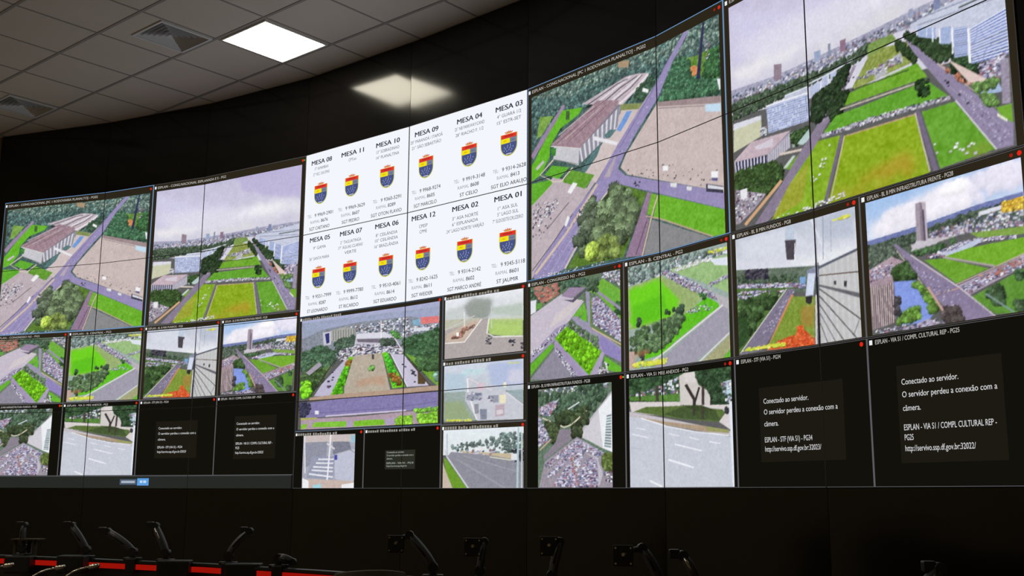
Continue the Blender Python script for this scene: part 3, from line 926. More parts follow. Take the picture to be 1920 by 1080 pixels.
# ------------------------------------------------------------------ materials of the room
M_BLACK = mat('glossy_black_cladding', (0.0052, 0.0045, 0.0034), 0.13, 0, 0.5)
M_DARK = mat('dark_backing', (0.010, 0.009, 0.008), 0.6)
M_BEZEL = mat('display_bezel', (0.09, 0.085, 0.10), 0.4)
M_CEIL = mat('mineral_ceiling_tile', (0.66, 0.595, 0.55), 0.9, 0, 0.2, bump=(180, 0.15), mottling=0.05, mscale=3.0)
M_GRID = mat('ceiling_grid_metal', (0.30, 0.28, 0.27), 0.6)
M_WALL = mat('beige_wall_paint', (0.50, 0.40, 0.26), 0.8, 0, 0.2, mottling=0.04)
M_FLOOR = mat('brown_raised_floor', (0.26, 0.17, 0.10), 0.45, mottling=0.2, mscale=2.5)
M_VENT = mat('white_vent_enamel', (0.72, 0.72, 0.74), 0.4)
M_FRAME = mat('light_frame_enamel', (0.75, 0.75, 0.74), 0.45)

# ------------------------------------------------------------------ room shell
def slab(name, pts, z0, z1, m):
    b = MB(); n = len(pts)
    b.face([(p.x, p.y, z0) for p in pts][::-1], m); b.face([(p.x, p.y, z1) for p in pts], m)
    for i in range(n):
        p, q = pts[i], pts[(i + 1) % n]
        b.face([(p.x, p.y, z0), (q.x, q.y, z0), (q.x, q.y, z1), (p.x, p.y, z1)], m)
    return b.build(name, None, 'structure')

A0, A1, B0, B1 = -10.80, 2.0, -6.5, 6.7
slab('floor', [room(A0 - .15, B0 - .15), room(A1 + .15, B0 - .15), room(A1 + .15, B1 + .15), room(A0 - .15, B1 + .15)], -0.1, 0.0, M_FLOOR)
slab('wall_left', [room(A0 - .15, B0), room(A0, B0), room(A0, B1), room(A0 - .15, B1)], 0, CEIL, M_WALL)
slab('wall_right', [room(A1, B0), room(A1 + .15, B0), room(A1 + .15, B1), room(A1, B1)], 0, CEIL, M_WALL)
slab('wall_back', [room(A0 - .15, B0 - .15), room(A1 + .15, B0 - .15), room(A1 + .15, B0), room(A0 - .15, B0)], 0, CEIL, M_WALL)
slab('wall_rear', [room(A0 - .15, B1), room(A1 + .15, B1), room(A1 + .15, B1 + .15), room(A0 - .15, B1 + .15)], 0, CEIL, M_DARK)

def gp(i, j): return G0 + G1 * i + G2 * j
LAMPS = [(2, 1), (2, -5), (6, -5), (-2, -5), (2, -9), (6, -9), (-2, -9)]  # only the first is in view; the rest are added to brighten the ceiling
VENTS = [(1, 0), (-3, 0)]
cb = MB(); sl = cb.slot(M_CEIL)
def clip_cell(i, j): return [gp(i, j), gp(i + 1, j), gp(i + 1, j + 1), gp(i, j + 1)]
# the ceiling: one board with openings for the lights and vents
open_cells = set(LAMPS) | set(VENTS)
for i in range(-16, 22):
    for j in range(-26, 10):
        c = clip_cell(i, j); m = (c[0] + c[2]) / 2; a = m.dot(E1); b = m.dot(E2)
        if not (A0 - .4 < a < A1 + .4 and B0 - .4 < b < B1 + .4) or (i, j) in open_cells: continue
        cb.face([(p.x, p.y, CEIL) for p in c][::-1], M_CEIL)
for (i, j) in VENTS:      # the cut-out tile around each vent
    a0, a1, b0, b1 = (0.28, 0.96, 0.28, 0.97)
    o = clip_cell(i, j); q = [gp(i + a0, j + b0), gp(i + a1, j + b0), gp(i + a1, j + b1), gp(i + a0, j + b1)]
    for k in range(4):
        cb.face([(p.x, p.y, CEIL) for p in (o[k], q[k], q[(k + 1) % 4], o[(k + 1) % 4])], M_CEIL)
for k, (i, j) in enumerate(LAMPS):
    o = clip_cell(i, j)
    q = [gp(i + .03, j + .04), gp(i + .96, j + .04), gp(i + .96, j + .97), gp(i + .03, j + .97)]
    for k in range(4):
        cb.face([(p.x, p.y, CEIL) for p in (o[k], q[k], q[(k + 1) % 4], o[(k + 1) % 4])], M_CEIL)
ceiling = cb.build('ceiling', None, 'structure')
slab('trim_1', [room(A0 - .15, B0 - .15), room(A1 + .15, B0 - .15), room(A1 + .15, B1 + .15), room(A0 - .15, B1 + .15)], CEIL + 0.30, CEIL + 0.4, M_DARK)
gb = MB()
def strip(p, q, wd, z0, z1, m):
    d = (q - p).normalized(); n = Vector((-d.y, d.x)) * wd / 2
    c = [p - n, q - n, q + n, p + n]
    gb.face([(t.x, t.y, z0) for t in c], m); 
    for a, b in ((0, 1), (1, 2), (2, 3), (3, 0)):
        gb.face([(c[a].x, c[a].y, z0), (c[b].x, c[b].y, z0), (c[b].x, c[b].y, z1), (c[a].x, c[a].y, z1)], m)
for j in range(-26, 11): strip(gp(-16, j), gp(22, j), 0.024, CEIL - 0.004, CEIL + 0.01, M_GRID)
for i in range(-16, 23): strip(gp(i, -26), gp(i, 10), 0.015, CEIL - 0.0035, CEIL + 0.01, M_GRID)
grid = gb.build('trim_2', None, 'structure')
def crop_to_room(o):
    bm = bmesh.new(); bm.from_mesh(o.data)
    for co, no in ((room(A0, 0), -E1), (room(A1, 0), E1), (room(0, B0), -E2), (room(0, B1), E2)):
        bmesh.ops.bisect_plane(bm, geom=bm.verts[:] + bm.edges[:] + bm.faces[:], plane_co=(co.x, co.y, 0), plane_no=(no.x, no.y, 0), clear_outer=True)
    bm.to_mesh(o.data); bm.free()
crop_to_room(ceiling); crop_to_room(grid)

# black cladding above and below the displays, one pair of sheets per facet with a fine joint between
def sheet(b, u0, u1, z0, z1, m, depth=0.03, off=-0.004):
    i = max(0, min(8, int(math.floor((u0 + u1) / 2)))); a, d, n = seg(i)
    p = a + d * ((u0 - i) * TW) + n * off; q = a + d * ((u1 - i) * TW) + n * off
    r = q - n * depth; s = p - n * depth
    c = [(p.x, p.y), (q.x, q.y), (r.x, r.y), (s.x, s.y)]
    b.face([(*c[0], z0), (*c[1], z0), (*c[1], z1), (*c[0], z1)], m)
    b.face([(*c[3], z0), (*c[3], z1), (*c[2], z1), (*c[2], z0)], m)
    b.face([(*c[0], z1), (*c[1], z1), (*c[2], z1), (*c[3], z1)], m); b.face([(*c[0], z0), (*c[3], z0), (*c[2], z0), (*c[1], z0)], m)
    b.face([(*c[1], z0), (*c[2], z0), (*c[2], z1), (*c[1], z1)], m); b.face([(*c[0], z0), (*c[0], z1), (*c[3], z1), (*c[3], z0)], m)
fb = MB(); ZT = WZ + 4 * TH
for i in range(9):
    u0 = i - 0.10 if i == 0 else i + 0.0012; u1 = i + 1 - 0.0012
    sheet(fb, u0, u1, ZT + 0.002, CEIL - 0.005, M_BLACK)
    sheet(fb, u0, u1, 0.0, WZ - 0.002, M_BLACK)
    if i == 0: sheet(fb, -0.10, -0.002, WZ - 0.002, ZT + 0.002, M_BLACK)
    if i == 8: sheet(fb, 8.003, 8.997, WZ - 0.002, ZT + 0.002, M_BLACK)
fb.build('wall_front', None, 'structure')

# ------------------------------------------------------------------ ceiling lights and vents
M_LAMP = bpy.data.materials.new('lit_lamp_diffuser'); M_LAMP.use_nodes = True
_nt = M_LAMP.node_tree; _nt.nodes.clear(); _e = _nt.nodes.new('ShaderNodeEmission'); _o = _nt.nodes.new('ShaderNodeOutputMaterial')
_e.inputs[0].default_value = (1.0, 0.93, 0.74, 1); _e.inputs[1].default_value = LAMP_POWER; _nt.links.new(_e.outputs[0], _o.inputs[0])
M_LOFF = mat('unlit_lamp_diffuser', (0.7, 0.7, 0.68), 0.5)
RG = math.atan2(G1.y, G1.x)
def ceiling_light(i, j, label, lit):
    c = (gp(i + .03, j + .04) + gp(i + .96, j + .97)) / 2; w_, h_ = G1.length * .93, G2.length * .93
    t = empty('ceiling_light', (c.x, c.y, CEIL - 0.006), RG, label, 'ceiling light', 'square ceiling lights')
    b = MB(); e = .014
    for s in (-1, 1):
        b.box((s * (w_ / 2 - e / 2), 0, .02), (e, h_, .05), M_FRAME); b.box((0, s * (h_ / 2 - e / 2), .02), (w_ - 2 * e, e, .05), M_FRAME)
    b.box((0, 0, .048), (w_ - .002, h_ - .002, .006), M_FRAME)
    b.build('frame', t, bevel=.002)
    b = MB(); b.box((0, 0, .012), (w_ - 2 * e, h_ - 2 * e, .012), M_LAMP if lit else M_LOFF); b.build('diffuser', t)
    return t
ceiling_light(2, 1, 'lit square white ceiling light panel near the top of the display wall', True)
for q_, w_ in (((2, -5), 'in the middle, nearer row'), ((6, -5), 'to the right, nearer row'), ((-2, -5), 'to the left, nearer row'), ((2, -9), 'in the middle, farther row'), ((6, -9), 'to the right, farther row'), ((-2, -9), 'to the left, farther row')):
    ceiling_light(*q_, 'added unseen light panel that brightens the ceiling, ' + w_, True)  # panels added outside the view; their floor bounce lifts the ceiling tone
def vent(i, j, label):
    c = (gp(i + .28, j + .28) + gp(i + .96, j + .97)) / 2; w_, h_ = G1.length * .68, G2.length * .69
    t = empty('air_vent', (c.x, c.y, CEIL - 0.008), RG, label, 'air vent', 'square four-way air vents in the ceiling')
    b = MB(); e = .018
    for s in (-1, 1):
        b.box((s * (w_ / 2 - e / 2), 0, .004), (e, h_, .012), M_VENT); b.box((0, s * (h_ / 2 - e / 2), .004), (w_ - 2 * e, e, .012), M_VENT)
    b.build('frame', t, bevel=.002)
    b = MB()
    b.box((0, 0, .20), (w_, h_, .01), M_DARK)
    for s in (-1, 1):
        b.box((s * w_ / 2, 0, .10), (.004, h_, .20), M_VENT); b.box((0, s * h_ / 2, .10), (w_, .004, .20), M_VENT)
    b.build('duct_box', t)
    # four banks of slanted blades, each blade a mitred strip
    for k in range(4):
        b = MB(); nb = 6
        for q in range(nb):
            r1 = 1 - (q + .04) / nb; r0 = 1 - (q + .70) / nb
            hw, hh = w_ / 2 - e, h_ / 2 - e
            def cr(r, kk):
                s = [(-1, -1), (1, -1), (1, 1), (-1, 1)][kk % 4]; return (s[0] * hw * r, s[1] * hh * r)
            a, b_ = cr(r1, k), cr(r1, k + 1); c_, d_ = cr(r0, k + 1), cr(r0, k)
            z1, z0 = .004, .052
            m_ = ((a[0] + b_[0]) / 2, (a[1] + b_[1]) / 2); l_ = math.hypot(*m_) or 1; ox, oy = m_[0] / l_ * .0012, m_[1] / l_ * .0012
            top = [(a[0], a[1], z1), (b_[0], b_[1], z1), (c_[0], c_[1], z0), (d_[0], d_[1], z0)]
            bot = [(x - ox, y - oy, z + .0012) for x, y, z in top]
            b.face(top, M_VENT); b.face(bot[::-1], M_VENT)
            for u in range(4): b.face([top[u], bot[u], bot[(u + 1) % 4], top[(u + 1) % 4]], M_VENT)
        b.build('louvre_bank', t)
    return t
vent(1, 0, 'square four-way air vent in the ceiling beside the lit light panel')
vent(-3, 0, 'square four-way air vent in the ceiling above the left end of the display wall')

# ------------------------------------------------------------------ display wall
U_IN, V_IN = 0.0027, 0.0029        # bezel widths in tile units
LABELS = {}
WHAT = {
 (0, 3): 'top left corner of the display wall, small plaza picture with white roofs',
 (1, 3): 'top row, between the small plaza picture and small avenue picture',
 (2, 3): 'top row, lilac sky of the small avenue picture, left of the white board',
 (0, 2): 'trees and road of the small plaza picture, far left',
 (1, 2): 'beige plaza corner and green lawn of the two small upper left pictures',
 (2, 2): 'lawns of the small avenue picture, left of the white board',
 (0, 1): 'far left, smallest car park lawn and green field pictures',
 (1, 1): 'smallest green field picture beside the smallest grey rooftop picture',
 (2, 1): 'smallest rooftop and lake tower pictures, left of the monument picture',
 (0, 0): 'bottom left corner of the wall, smallest car park picture over taskbar',
 (1, 0): 'small road picture edge and blue taskbar button, bottom row',
 (2, 0): 'two small dark message panes over the taskbar end, bottom row',
 (3, 3): 'upper left quarter of the white board, MESA 08, 11, 10',
 (4, 3): 'upper right quarter of the white board, MESA 09, 04, 03',
 (3, 2): 'lower left quarter of the white board, MESA 05, 07, 06',
 (4, 2): 'lower right quarter of the white board, MESA 12, 02, 01',
 (3, 1): 'left part of the green esplanade picture below the white board',
 (4, 1): 'two misty road pictures below the white board',
 (3, 0): 'purple road, small crossing picture and dark pane, below the board',
 (4, 0): 'wide grey road picture with green verge, bottom row',
 (5, 3): 'upper left of the largest plaza picture, right of the white board',
 (6, 3): 'top row, forest of large plaza picture and pale cloudy sky',
 (7, 3): 'top right corner of the wall, skyline of the large avenue picture',
 (5, 2): 'tree block and lilac road of the large plaza picture',
 (6, 2): 'beige square of large plaza picture and long white building',
 (7, 2): 'green lawns and right-hand road of the large avenue picture',
 (5, 1): 'larger car park lawn and green field pictures, right of misty roads',
 (6, 1): 'larger grey rooftop picture with red earth patch',
 (7, 1): 'largest lake tower picture under blue cloudy sky',
 (5, 0): 'tall narrow car park picture and pale road picture, bottom row',
 (6, 0): 'dark pane with shorter large white message, bottom row',
 (7, 0): 'bottom right corner of the wall, dark pane with largest white message',
}
TILES = {}
M_SCR = glow((21, 19, 15)); M_WHITE = glow((243, 246, 252))
def tile_frame(i, j):
    """matrix of a tile: x along the wall, y out of the back, z up, origin at the middle of its foot"""
    a, d, n = seg(i); c = a + d * (TW / 2)
    rz = math.atan2(d.y, d.x)
    return Vector((c.x, c.y, WZ + j * TH)), rz
for i in range(8):
    for j in range(4):
        loc, rz = tile_frame(i, j)
        t = empty('display_panel', loc, rz, 'display panel, ' + WHAT[(i, j)], 'display', 'tiled displays of the curved video wall')
        TILES[(i, j)] = t
        hw = TW / 2 - 0.0006; b = MB(); bx = U_IN * TW; bz = V_IN * TH
        b.box((0, .05, TH / 2), (2 * hw - .004, .09, TH - .006), M_DARK); b.build('housing', t)
        b = MB()
        for s in (-1, 1): b.box((s * (hw - bx / 2), 0.002, TH / 2), (bx, .008, TH - .0012), M_BEZEL)
        for z in (bz / 2 + .0006, TH - bz / 2 - .0006): b.box((0, 0.002, z), (2 * hw - 2 * bx, .008, bz), M_BEZEL)
        b.build('bezel', t)
        b = MB(); m = M_WHITE if (i in (3, 4) and j >= 2) else M_SCR
        x_, z0, z1 = hw - bx, bz, TH - bz
        b.box((0, .003, TH / 2), (2 * x_, .004, z1 - z0), m); b.build('screen', t)

def loc_of(t, p):
    """world point -> the tile's own coordinates"""
    d = p - t.location; c, s = math.cos(-t.rotation_euler.z), math.sin(-t.rotation_euler.z)
    return (d.x * c - d.y * s, d.x * s + d.y * c, d.z)
def tile_at(u, v): return TILES[(max(0, min(7, int(math.floor(u)))), max(0, min(3, int(math.floor(v)))))]
def to_local(i, u, v, off): return ((u - i - .5) * TW, -off, None if v is None else v)

def pieces(u0, u1, v0, v1):
    """cut a screen rectangle at the joints between tiles"""
    for i in range(int(math.floor(u0)), int(math.ceil(u1))):
        for j in range(int(math.floor(v0)), int(math.ceil(v1))):
            if not (0 <= i < 8 and 0 <= j < 4): continue
            a, b = max(u0, i + U_IN), min(u1, i + 1 - U_IN); c, d = max(v0, j + V_IN), min(v1, j + 1 - V_IN)
            if b - a > 1e-4 and d - c > 1e-4: yield i, j, a, b, c, d

def flat(u0, u1, v0, v1, rgb, off, acc, strength=1.0):
    """a plain rectangle of light; collected per tile in acc"""
    for i, j, a, b, c, d in pieces(u0, u1, v0, v1):
        mb = acc.setdefault((i, j), MB())
        x0, x1 = (a - i - .5) * TW, (b - i - .5) * TW; z0, z1 = (c - j) * TH, (d - j) * TH
        mb.face([(x0, -off, z0), (x1, -off, z0), (x1, -off, z1), (x0, -off, z1)], glow(rgb, strength))
def finish(acc, name, **kw):
    r = {}
    for k, mb in acc.items(): r[k] = mb.build(name, TILES[k])
    return r

def bilinear(A, x, y):
    h, w = A.shape[:2]; x = np.clip(x, 0, w - 1.001); y = np.clip(y, 0, h - 1.001)
    xi, yi = x.astype(int), y.astype(int); fx, fy = (x - xi)[..., None], (y - yi)[..., None]
    return (A[yi, xi] * (1 - fx) + A[yi, xi + 1] * fx) * (1 - fy) + (A[yi + 1, xi] * (1 - fx) + A[yi + 1, xi + 1] * fx) * fy

def feed(A, u0, u1, v0, v1, dens):
    H, W = A.shape[:2]
    for i, j, a, b, c, d in pieces(u0, u1, v0, v1):
        nx = max(2, int((b - a) * dens)); ny = max(2, int((d - c) * dens * TH / TW * 1.15))
        us = np.linspace(a, b, nx + 1); vs = np.linspace(c, d, ny + 1)
        Ug, Vg = np.meshgrid(us, vs)
        co = np.stack([(Ug - i - .5) * TW, np.full_like(Ug, -0.0004), (Vg - j) * TH], -1).reshape(-1, 3).astype(np.float32)
        col = np.ones((co.shape[0], 4), np.float32)
        col[:, :3] = bilinear(A, (Ug - u0) / (u1 - u0) * (W - 1), (v1 - Vg) / (v1 - v0) * (H - 1)).reshape(-1, 3)
        n = nx * ny; X, Y = np.meshgrid(np.arange(nx), np.arange(ny)); k = (Y * (nx + 1) + X).reshape(-1)
        idx = np.stack([k, k + 1, k + nx + 2, k + nx + 1], -1).astype(np.int32).reshape(-1)
        me = bpy.data.meshes.new('camera_picture')
        me.vertices.add(co.shape[0]); me.vertices.foreach_set('co', co.reshape(-1))
        me.loops.add(n * 4); me.loops.foreach_set('vertex_index', idx)
        me.polygons.add(n); me.polygons.foreach_set('loop_start', np.arange(0, n * 4, 4, dtype=np.int32)); me.polygons.foreach_set('loop_total', np.full(n, 4, np.int32))
        me.update(calc_edges=True)
        at = me.color_attributes.new('picture', 'FLOAT_COLOR', 'POINT'); at.data.foreach_set('color', col.reshape(-1))
        me.materials.append(feed_mat())
        link('camera_picture', me, TILES[(i, j)])

# ---- writing
_tx = {}
def text_mesh(s, bold=0.0):
    k = (s, bold)
    if k in _tx: return _tx[k]
    cu = bpy.data.curves.new('t', 'FONT'); cu.body = s; cu.resolution_u = 3; cu.offset = bold
    o = bpy.data.objects.new('t', cu); COL.objects.link(o)
    dg = bpy.context.evaluated_depsgraph_get(); me = o.evaluated_get(dg).to_mesh()
    V = [(v.co.x, v.co.y) for v in me.vertices]; F = [tuple(p.vertices) for p in me.polygons]
    o.evaluated_get(dg).to_mesh_clear(); bpy.data.objects.remove(o); bpy.data.curves.remove(cu)
    x0 = min(v[0] for v in V); x1 = max(v[0] for v in V)
    _tx[k] = ([(x - x0, y) for x, y in V], F, x1 - x0)
    return _tx[k]
CAP = 0.729                      # cap height of the built-in face per unit of size
def write(mb, key, s, u, v, cap, width, rgb, anchor='l', off=0.0018, bold=0.0, strength=1.0):
    """text whose capitals are cap tile-heights tall, fitted to width tile-widths; v is the middle of the line"""
    V, F, wd = text_mesh(s); i, j = key
    sy = cap * TH / CAP; sx = width * TW / wd
    ux = u - (0 if anchor == 'l' else width / 2 if anchor == 'c' else width)
    if bold:                                     # heavier stroke: the same outline laid twice, a hair apart
        n0 = len(V); V = [(x - bold, y) for x, y in V] + [(x + bold, y + bold * .4) for x, y in V]
        F = list(F) + [tuple(q + n0 for q in f) for f in F]
    pts = []; nv = len(V) // 2 if bold else len(V)
    for qi, (x, y) in enumerate(V):
        uu = ux + x * sx / TW; vv = v - cap / 2 + y * sy / TH
        of = off + (.0002 if qi >= nv else 0)
        if int(math.floor(uu)) == i: pts.append(((uu - i - .5) * TW, -of, (vv - j) * TH))
        else: pts.append(loc_of(TILES[key], wall_pt(uu, vv, of)))
    k = len(mb.v); mb.v += pts; m = mb.slot(glow(rgb, strength))
    for f in F: mb.f.append(tuple(k + q for q in f)); mb.m.append(m); mb.sm.append(False)
def word_marks(mb, key, u, v, cap, width, rgb, words, off=0.0018):
    """lettering too small to read: a row of short broken strokes"""
    rs = random.Random(int(u * 977 + v * 131)); i, j = key; x = u; tot = sum(words) + .4 * (len(words) - 1); q = width / tot
    for wl in words:
        n = max(1, int(wl))
        for k in range(n):
            a = x + k * q * wl / n; b = a + q * wl / n * .72; h = cap * (rs.choice((.75, 1, 1, .85)))
            z0, z1 = (v - cap / 2 - j) * TH, (v - cap / 2 + h - j) * TH
            p = [loc_of(TILES[key], wall_pt(t, 0, off)) for t in (a, b)]
            mb.face([(p[0][0], p[0][1], z0), (p[1][0], p[1][1], z0), (p[1][0], p[1][1], z1), (p[0][0], p[0][1], z1)], glow(rgb))
        x += q * (wl + .4)

# ---- camera windows: cell (u0,u1,v0,v1), picture rectangle inside it, drawing
ART = {}
def art(name, w, h):
    if name not in ART: ART[name] = paint(name, w, h)
    return ART[name]
BAR = (44, 38, 27); LINE = (92, 92, 96); BLUE = (112, 158, 208)
def disc(mb, key, u, v, r, rgb, off=0.0018, n=12):
    i, j = key; pts = []
    for k in range(n):
        a = 2 * math.pi * k / n; pts.append(loc_of(TILES[key], wall_pt(u + math.cos(a) * r / TW, v + math.sin(a) * r / TH, off)))
    mb.face(pts, glow(rgb))
def window(cell, title=None, tw=0.5, marks=None, frame=LINE, red=1, green=False, bar=True, fw=0.0045, barh=0.066, cap=0.036, dark=False, cross=False):
    u0, u1, v0, v1 = cell
    e = fw; eh = fw * 1.6
    if bar or dark:
        acc = {}; flat(u0, u1, v0, v1, (19, 17, 12) if dark else BAR, 0.0002, acc); finish(acc, 'window_backing')
    acc = {}
    if frame:
        flat(u0, u0 + e, v0, v1, frame, 0.0010, acc); flat(u1 - e, u1, v0, v1, frame, 0.0010, acc)
        flat(u0 + e, u1 - e, v1 - eh, v1, frame, 0.0010, acc); flat(u0 + e, u1 - e, v0, v0 + eh, frame, 0.0010, acc)
        finish(acc, 'window_border')
    vm = v1 - barh / 2 - eh * .4; sz = cap * 1.05
    mb = MB(); key = (int(math.floor(u0 + .03)), min(3, int(math.floor(vm))))
    q = 0.012
    word = None
    for (a, b) in ((u0 + .012, u0 + .012 + q * 1.3),):
        p = [loc_of(TILES[key], wall_pt(t, 0, .0018)) for t in (a, b)]; z0, z1 = (vm - sz / 2 - key[1]) * TH, (vm + sz / 2 - key[1]) * TH
        mb.face([(p[0][0], p[0][1], z0), (p[1][0], p[1][1], z0), (p[1][0], p[1][1], z1), (p[0][0], p[0][1], z1)], glow((236, 238, 240)))
    if title: write(mb, key, title, u0 + .042, vm, cap, tw - .042, (186, 183, 176), bold=.012)
    if marks: word_marks(mb, key, u0 + .035, vm, cap, tw - .035, (150, 147, 140), marks)
    mb.build('caption', TILES[key])
    mb = MB(); key = (int(math.floor(u1 - .05)), min(3, int(math.floor(vm))))
    disc(mb, key, u1 - .028, vm, .0112, (226, 40, 24))
    if red > 1: disc(mb, key, u1 - .060, vm, .0085, (160, 32, 20))
    if green: disc(mb, key, u1 - .012, vm, .006, (90, 210, 60))
    mb.build('recording_light', TILES[key])

R4 = (2.01, 1.012, 0.008)
def pic(name, w, h, r, dens): feed(art(name, w, h), *r, dens)
CT = {  # captions as far as they can be read
 'congress': 'ESPLAN - CONG.NACIONAL [PC 1 RODOVIARIA PLANALTO] - PG02', 'esplanade': 'ESPLAN - CONG.NACIONAL ESPLANADA E S - PG2',
 'ministries_parking': 'ESPLAN - CONGRESSO N2 - PG2', 'green_field': 'ESPLAN - B. CENTRAL - PG2', 'rooftop_camera': 'ESPLAN - BL B MIN FUNDOS - PG8',
 'tower_lake': 'ESPLAN - BL B MIN INFRAESTRUTURA FRENTE - PG28', 'ministry_annex': 'ESPLAN - BL B MIN INFRAESTRUTURA FUNDOS - PG28', 'avenue_trees': 'ESPLAN - VIA S1 MRE ANEXOS - PG2',
 's34': 'ESPLAN - STF (VIA S1) - PG34', 's25': 'ESPLAN - VIA S1 / COMPL CULTURAL REP - PG25'}
for (U, va, vb, vc, vd, sc_, big) in ((5, 4.0, 2.0, 1.0, 0.0, 1.0, True), (0, 4.0, 2.083, 1.12, 0.157, 0.62, False)):
    g = lambda r: (r[0] + U, r[1] + U, r[2], r[3])
    D = 262 * (1 if big else .72); cp_ = .031 if big else .028; bh = .066
    rd = 2 if big else 1
    window((U, U + 1.5, vb, va), CT['congress'], .93, frame=BLUE, fw=.0065, barh=.10, cap=.034, red=rd)
    pic('congress', 420, 316, (U + .035, U + 1.467, vb + .012, va - .108), D)
    window((U + 1.5, U + 3, vb, va), CT['esplanade'], .72, barh=.10, cap=.034, red=rd, green=not big)
    pic('esplanade', 420, 316, (U + 1.535, U + 2.965, vb + .012, va - .104), D)
    for nme, a, t_ in (('ministries_parking', 0, .47), ('green_field', .75, .42), ('rooftop_camera', 1.5, .37), ('tower_lake', 2.25, .45)):
        window((U + a, U + a + .75, vc, vb), CT[nme], t_, barh=bh, cap=cp_, red=rd)
        pic(nme, 216, 162, (U + a + .03, U + a + .725, vc + .014, vb - .064), D)
    window((U, U + .75, vd, vc), CT['ministry_annex'], .50, barh=bh, cap=cp_, green=True, dark=True)
    pic('ministry_annex', 200, 176, (U + .095, U + .655, vd + .010, vc - .070), D)
    window((U + .75, U + 1.5, vd, vc), CT['avenue_trees'], .44, barh=bh, cap=cp_, dark=True, red=rd)
    pic('avenue_trees', 216, 176, (U + .776, U + 1.475, vd + .010, vc - .060), D)
    window((U + 1.5, U + 2.25, vd, vc), CT['s34'], .28, barh=bh, cap=cp_, dark=True)
    window((U + 2.25, U + 3, vd, vc), CT['s25'], .43, barh=bh, cap=cp_, dark=True)

MSG = (214, 214, 216)
def message(box, key, left, right, vs, lines, cap, rgb=MSG, bg=(29, 26, 19)):
    acc = {}; flat(*box, bg, 0.0012, acc); finish(acc, 'message_box')
    full = right - left
    for v, (s, fr) in zip(vs, lines):
        mb = MB(); write(mb, key, s, left, v, cap, full * fr, rgb, bold=.006, off=.0022); mb.build('message_line', TILES[key])
L34 = [('Conectado ao servidor.', .62), ('O servidor perdeu a conexão com a', 1.0), ('câmera.', .20), ('ESPLAN - STF (VIA S1) - PG34', .65), ('http://servivo.ssp.df.gov.br:32023/', .76)]
L25 = [('Conectado ao servidor.', .62), ('O servidor perdeu a conexão com a', 1.0), ('câmera.', .20), ('ESPLAN - VIA S1 / COMPL CULTURAL REP -', .97), ('PG25', .10), ('http://servivo.ssp.df.gov.br:32022/', .75)]
message((6.645, 7.113, .19, .745), (6, 0), 6.671, 7.082, (.643, .562, .474, .355, .287), L34, .040)
message((7.386, 7.841, .155, .786), (7, 0), 7.408, 7.817, (.679, .597, .509, .384, .32, .25), L25, .040)
message((1.676, 2.07, .376, .837), (1, 0), 1.702, 2.058, [.376 + (q - .19) * .83 for q in (.643, .562, .474, .355, .287)], L34, .030)
message((2.438, 2.829, .350, .863), (2, 0), 2.458, 2.812, [.350 + (q - .155) * .81 for q in (.679, .597, .509, .384, .32, .25)], L25, .030)
# taskbar along the foot of the left-hand group
acc = {}; flat(0, 2.985, .004, .157, (39, 41, 38), .0016, acc); flat(0, 2.985, .148, .157, (62, 64, 64), .0018, acc); finish(acc, 'taskbar')
acc = {}; flat(1.362, 1.524, .045, .115, (78, 92, 112), .0020, acc); flat(1.530, 1.640, .036, .126, (92, 158, 222), .0020, acc)
flat(1.376, 1.508, .066, .096, (168, 178, 192), .0022, acc); flat(1.556, 1.580, .068, .098, (190, 218, 244), .0022, acc); flat(1.588, 1.616, .068, .098, (190, 218, 244), .0022, acc)
finish(acc, 'taskbar_button')

# centre group: pictures under the white board
window((3.0, 4.3333, .652, 2.0), None, .42, marks=(5, 4, 6, 4), frame=(72, 96, 122), fw=.0055, cap=.030)
pic('plaza_monument', 384, 290, (3.028, 4.304, .672, 1.950), 262)
window((4.3333, 5.0, 1.31, 2.0), None, .46, marks=(5, 6, 5, 2), cap=.030); pic('misty_park', 170, 136, (4.352, 4.974, 1.325, 1.945), 230)
window((4.3333, 5.0, .645, 1.31), None, .40, marks=(3, 6, 5, 2), cap=.030); pic('foggy_traffic', 170, 136, (4.352, 4.976, .660, 1.250), 230)
window((4.3333, 5.0, 0, .645), None, .46, marks=(5, 4, 9, 2), cap=.030); pic('wide_road', 190, 140, (4.354, 4.978, .006, .590), 240)
window((3.0, 3.6667, 0, .652), None, .42, marks=(6, 8, 2), cap=.028, dark=True); pic('crosswalk_stairs', 160, 150, (3.09, 3.585, .006, .600), 240)
window((3.6667, 4.3333, 0, .652), None, .45, marks=(5, 8, 5, 2), cap=.028, dark=True)
message((3.858, 4.117, .205, .405), (3, 0), 3.872, 4.104, (.385, .352, .318, .270, .240), [('Conectado ao servidor.', .65), ('O servidor perdeu a conexão com a', 1.0), ('câmera.', .22), ('ESPLAN - VIA N1 - PG18', 1.0), ('http://servivo.ssp.df.gov.br', .76)], .019, rgb=(176, 180, 172), bg=(44, 46, 38))

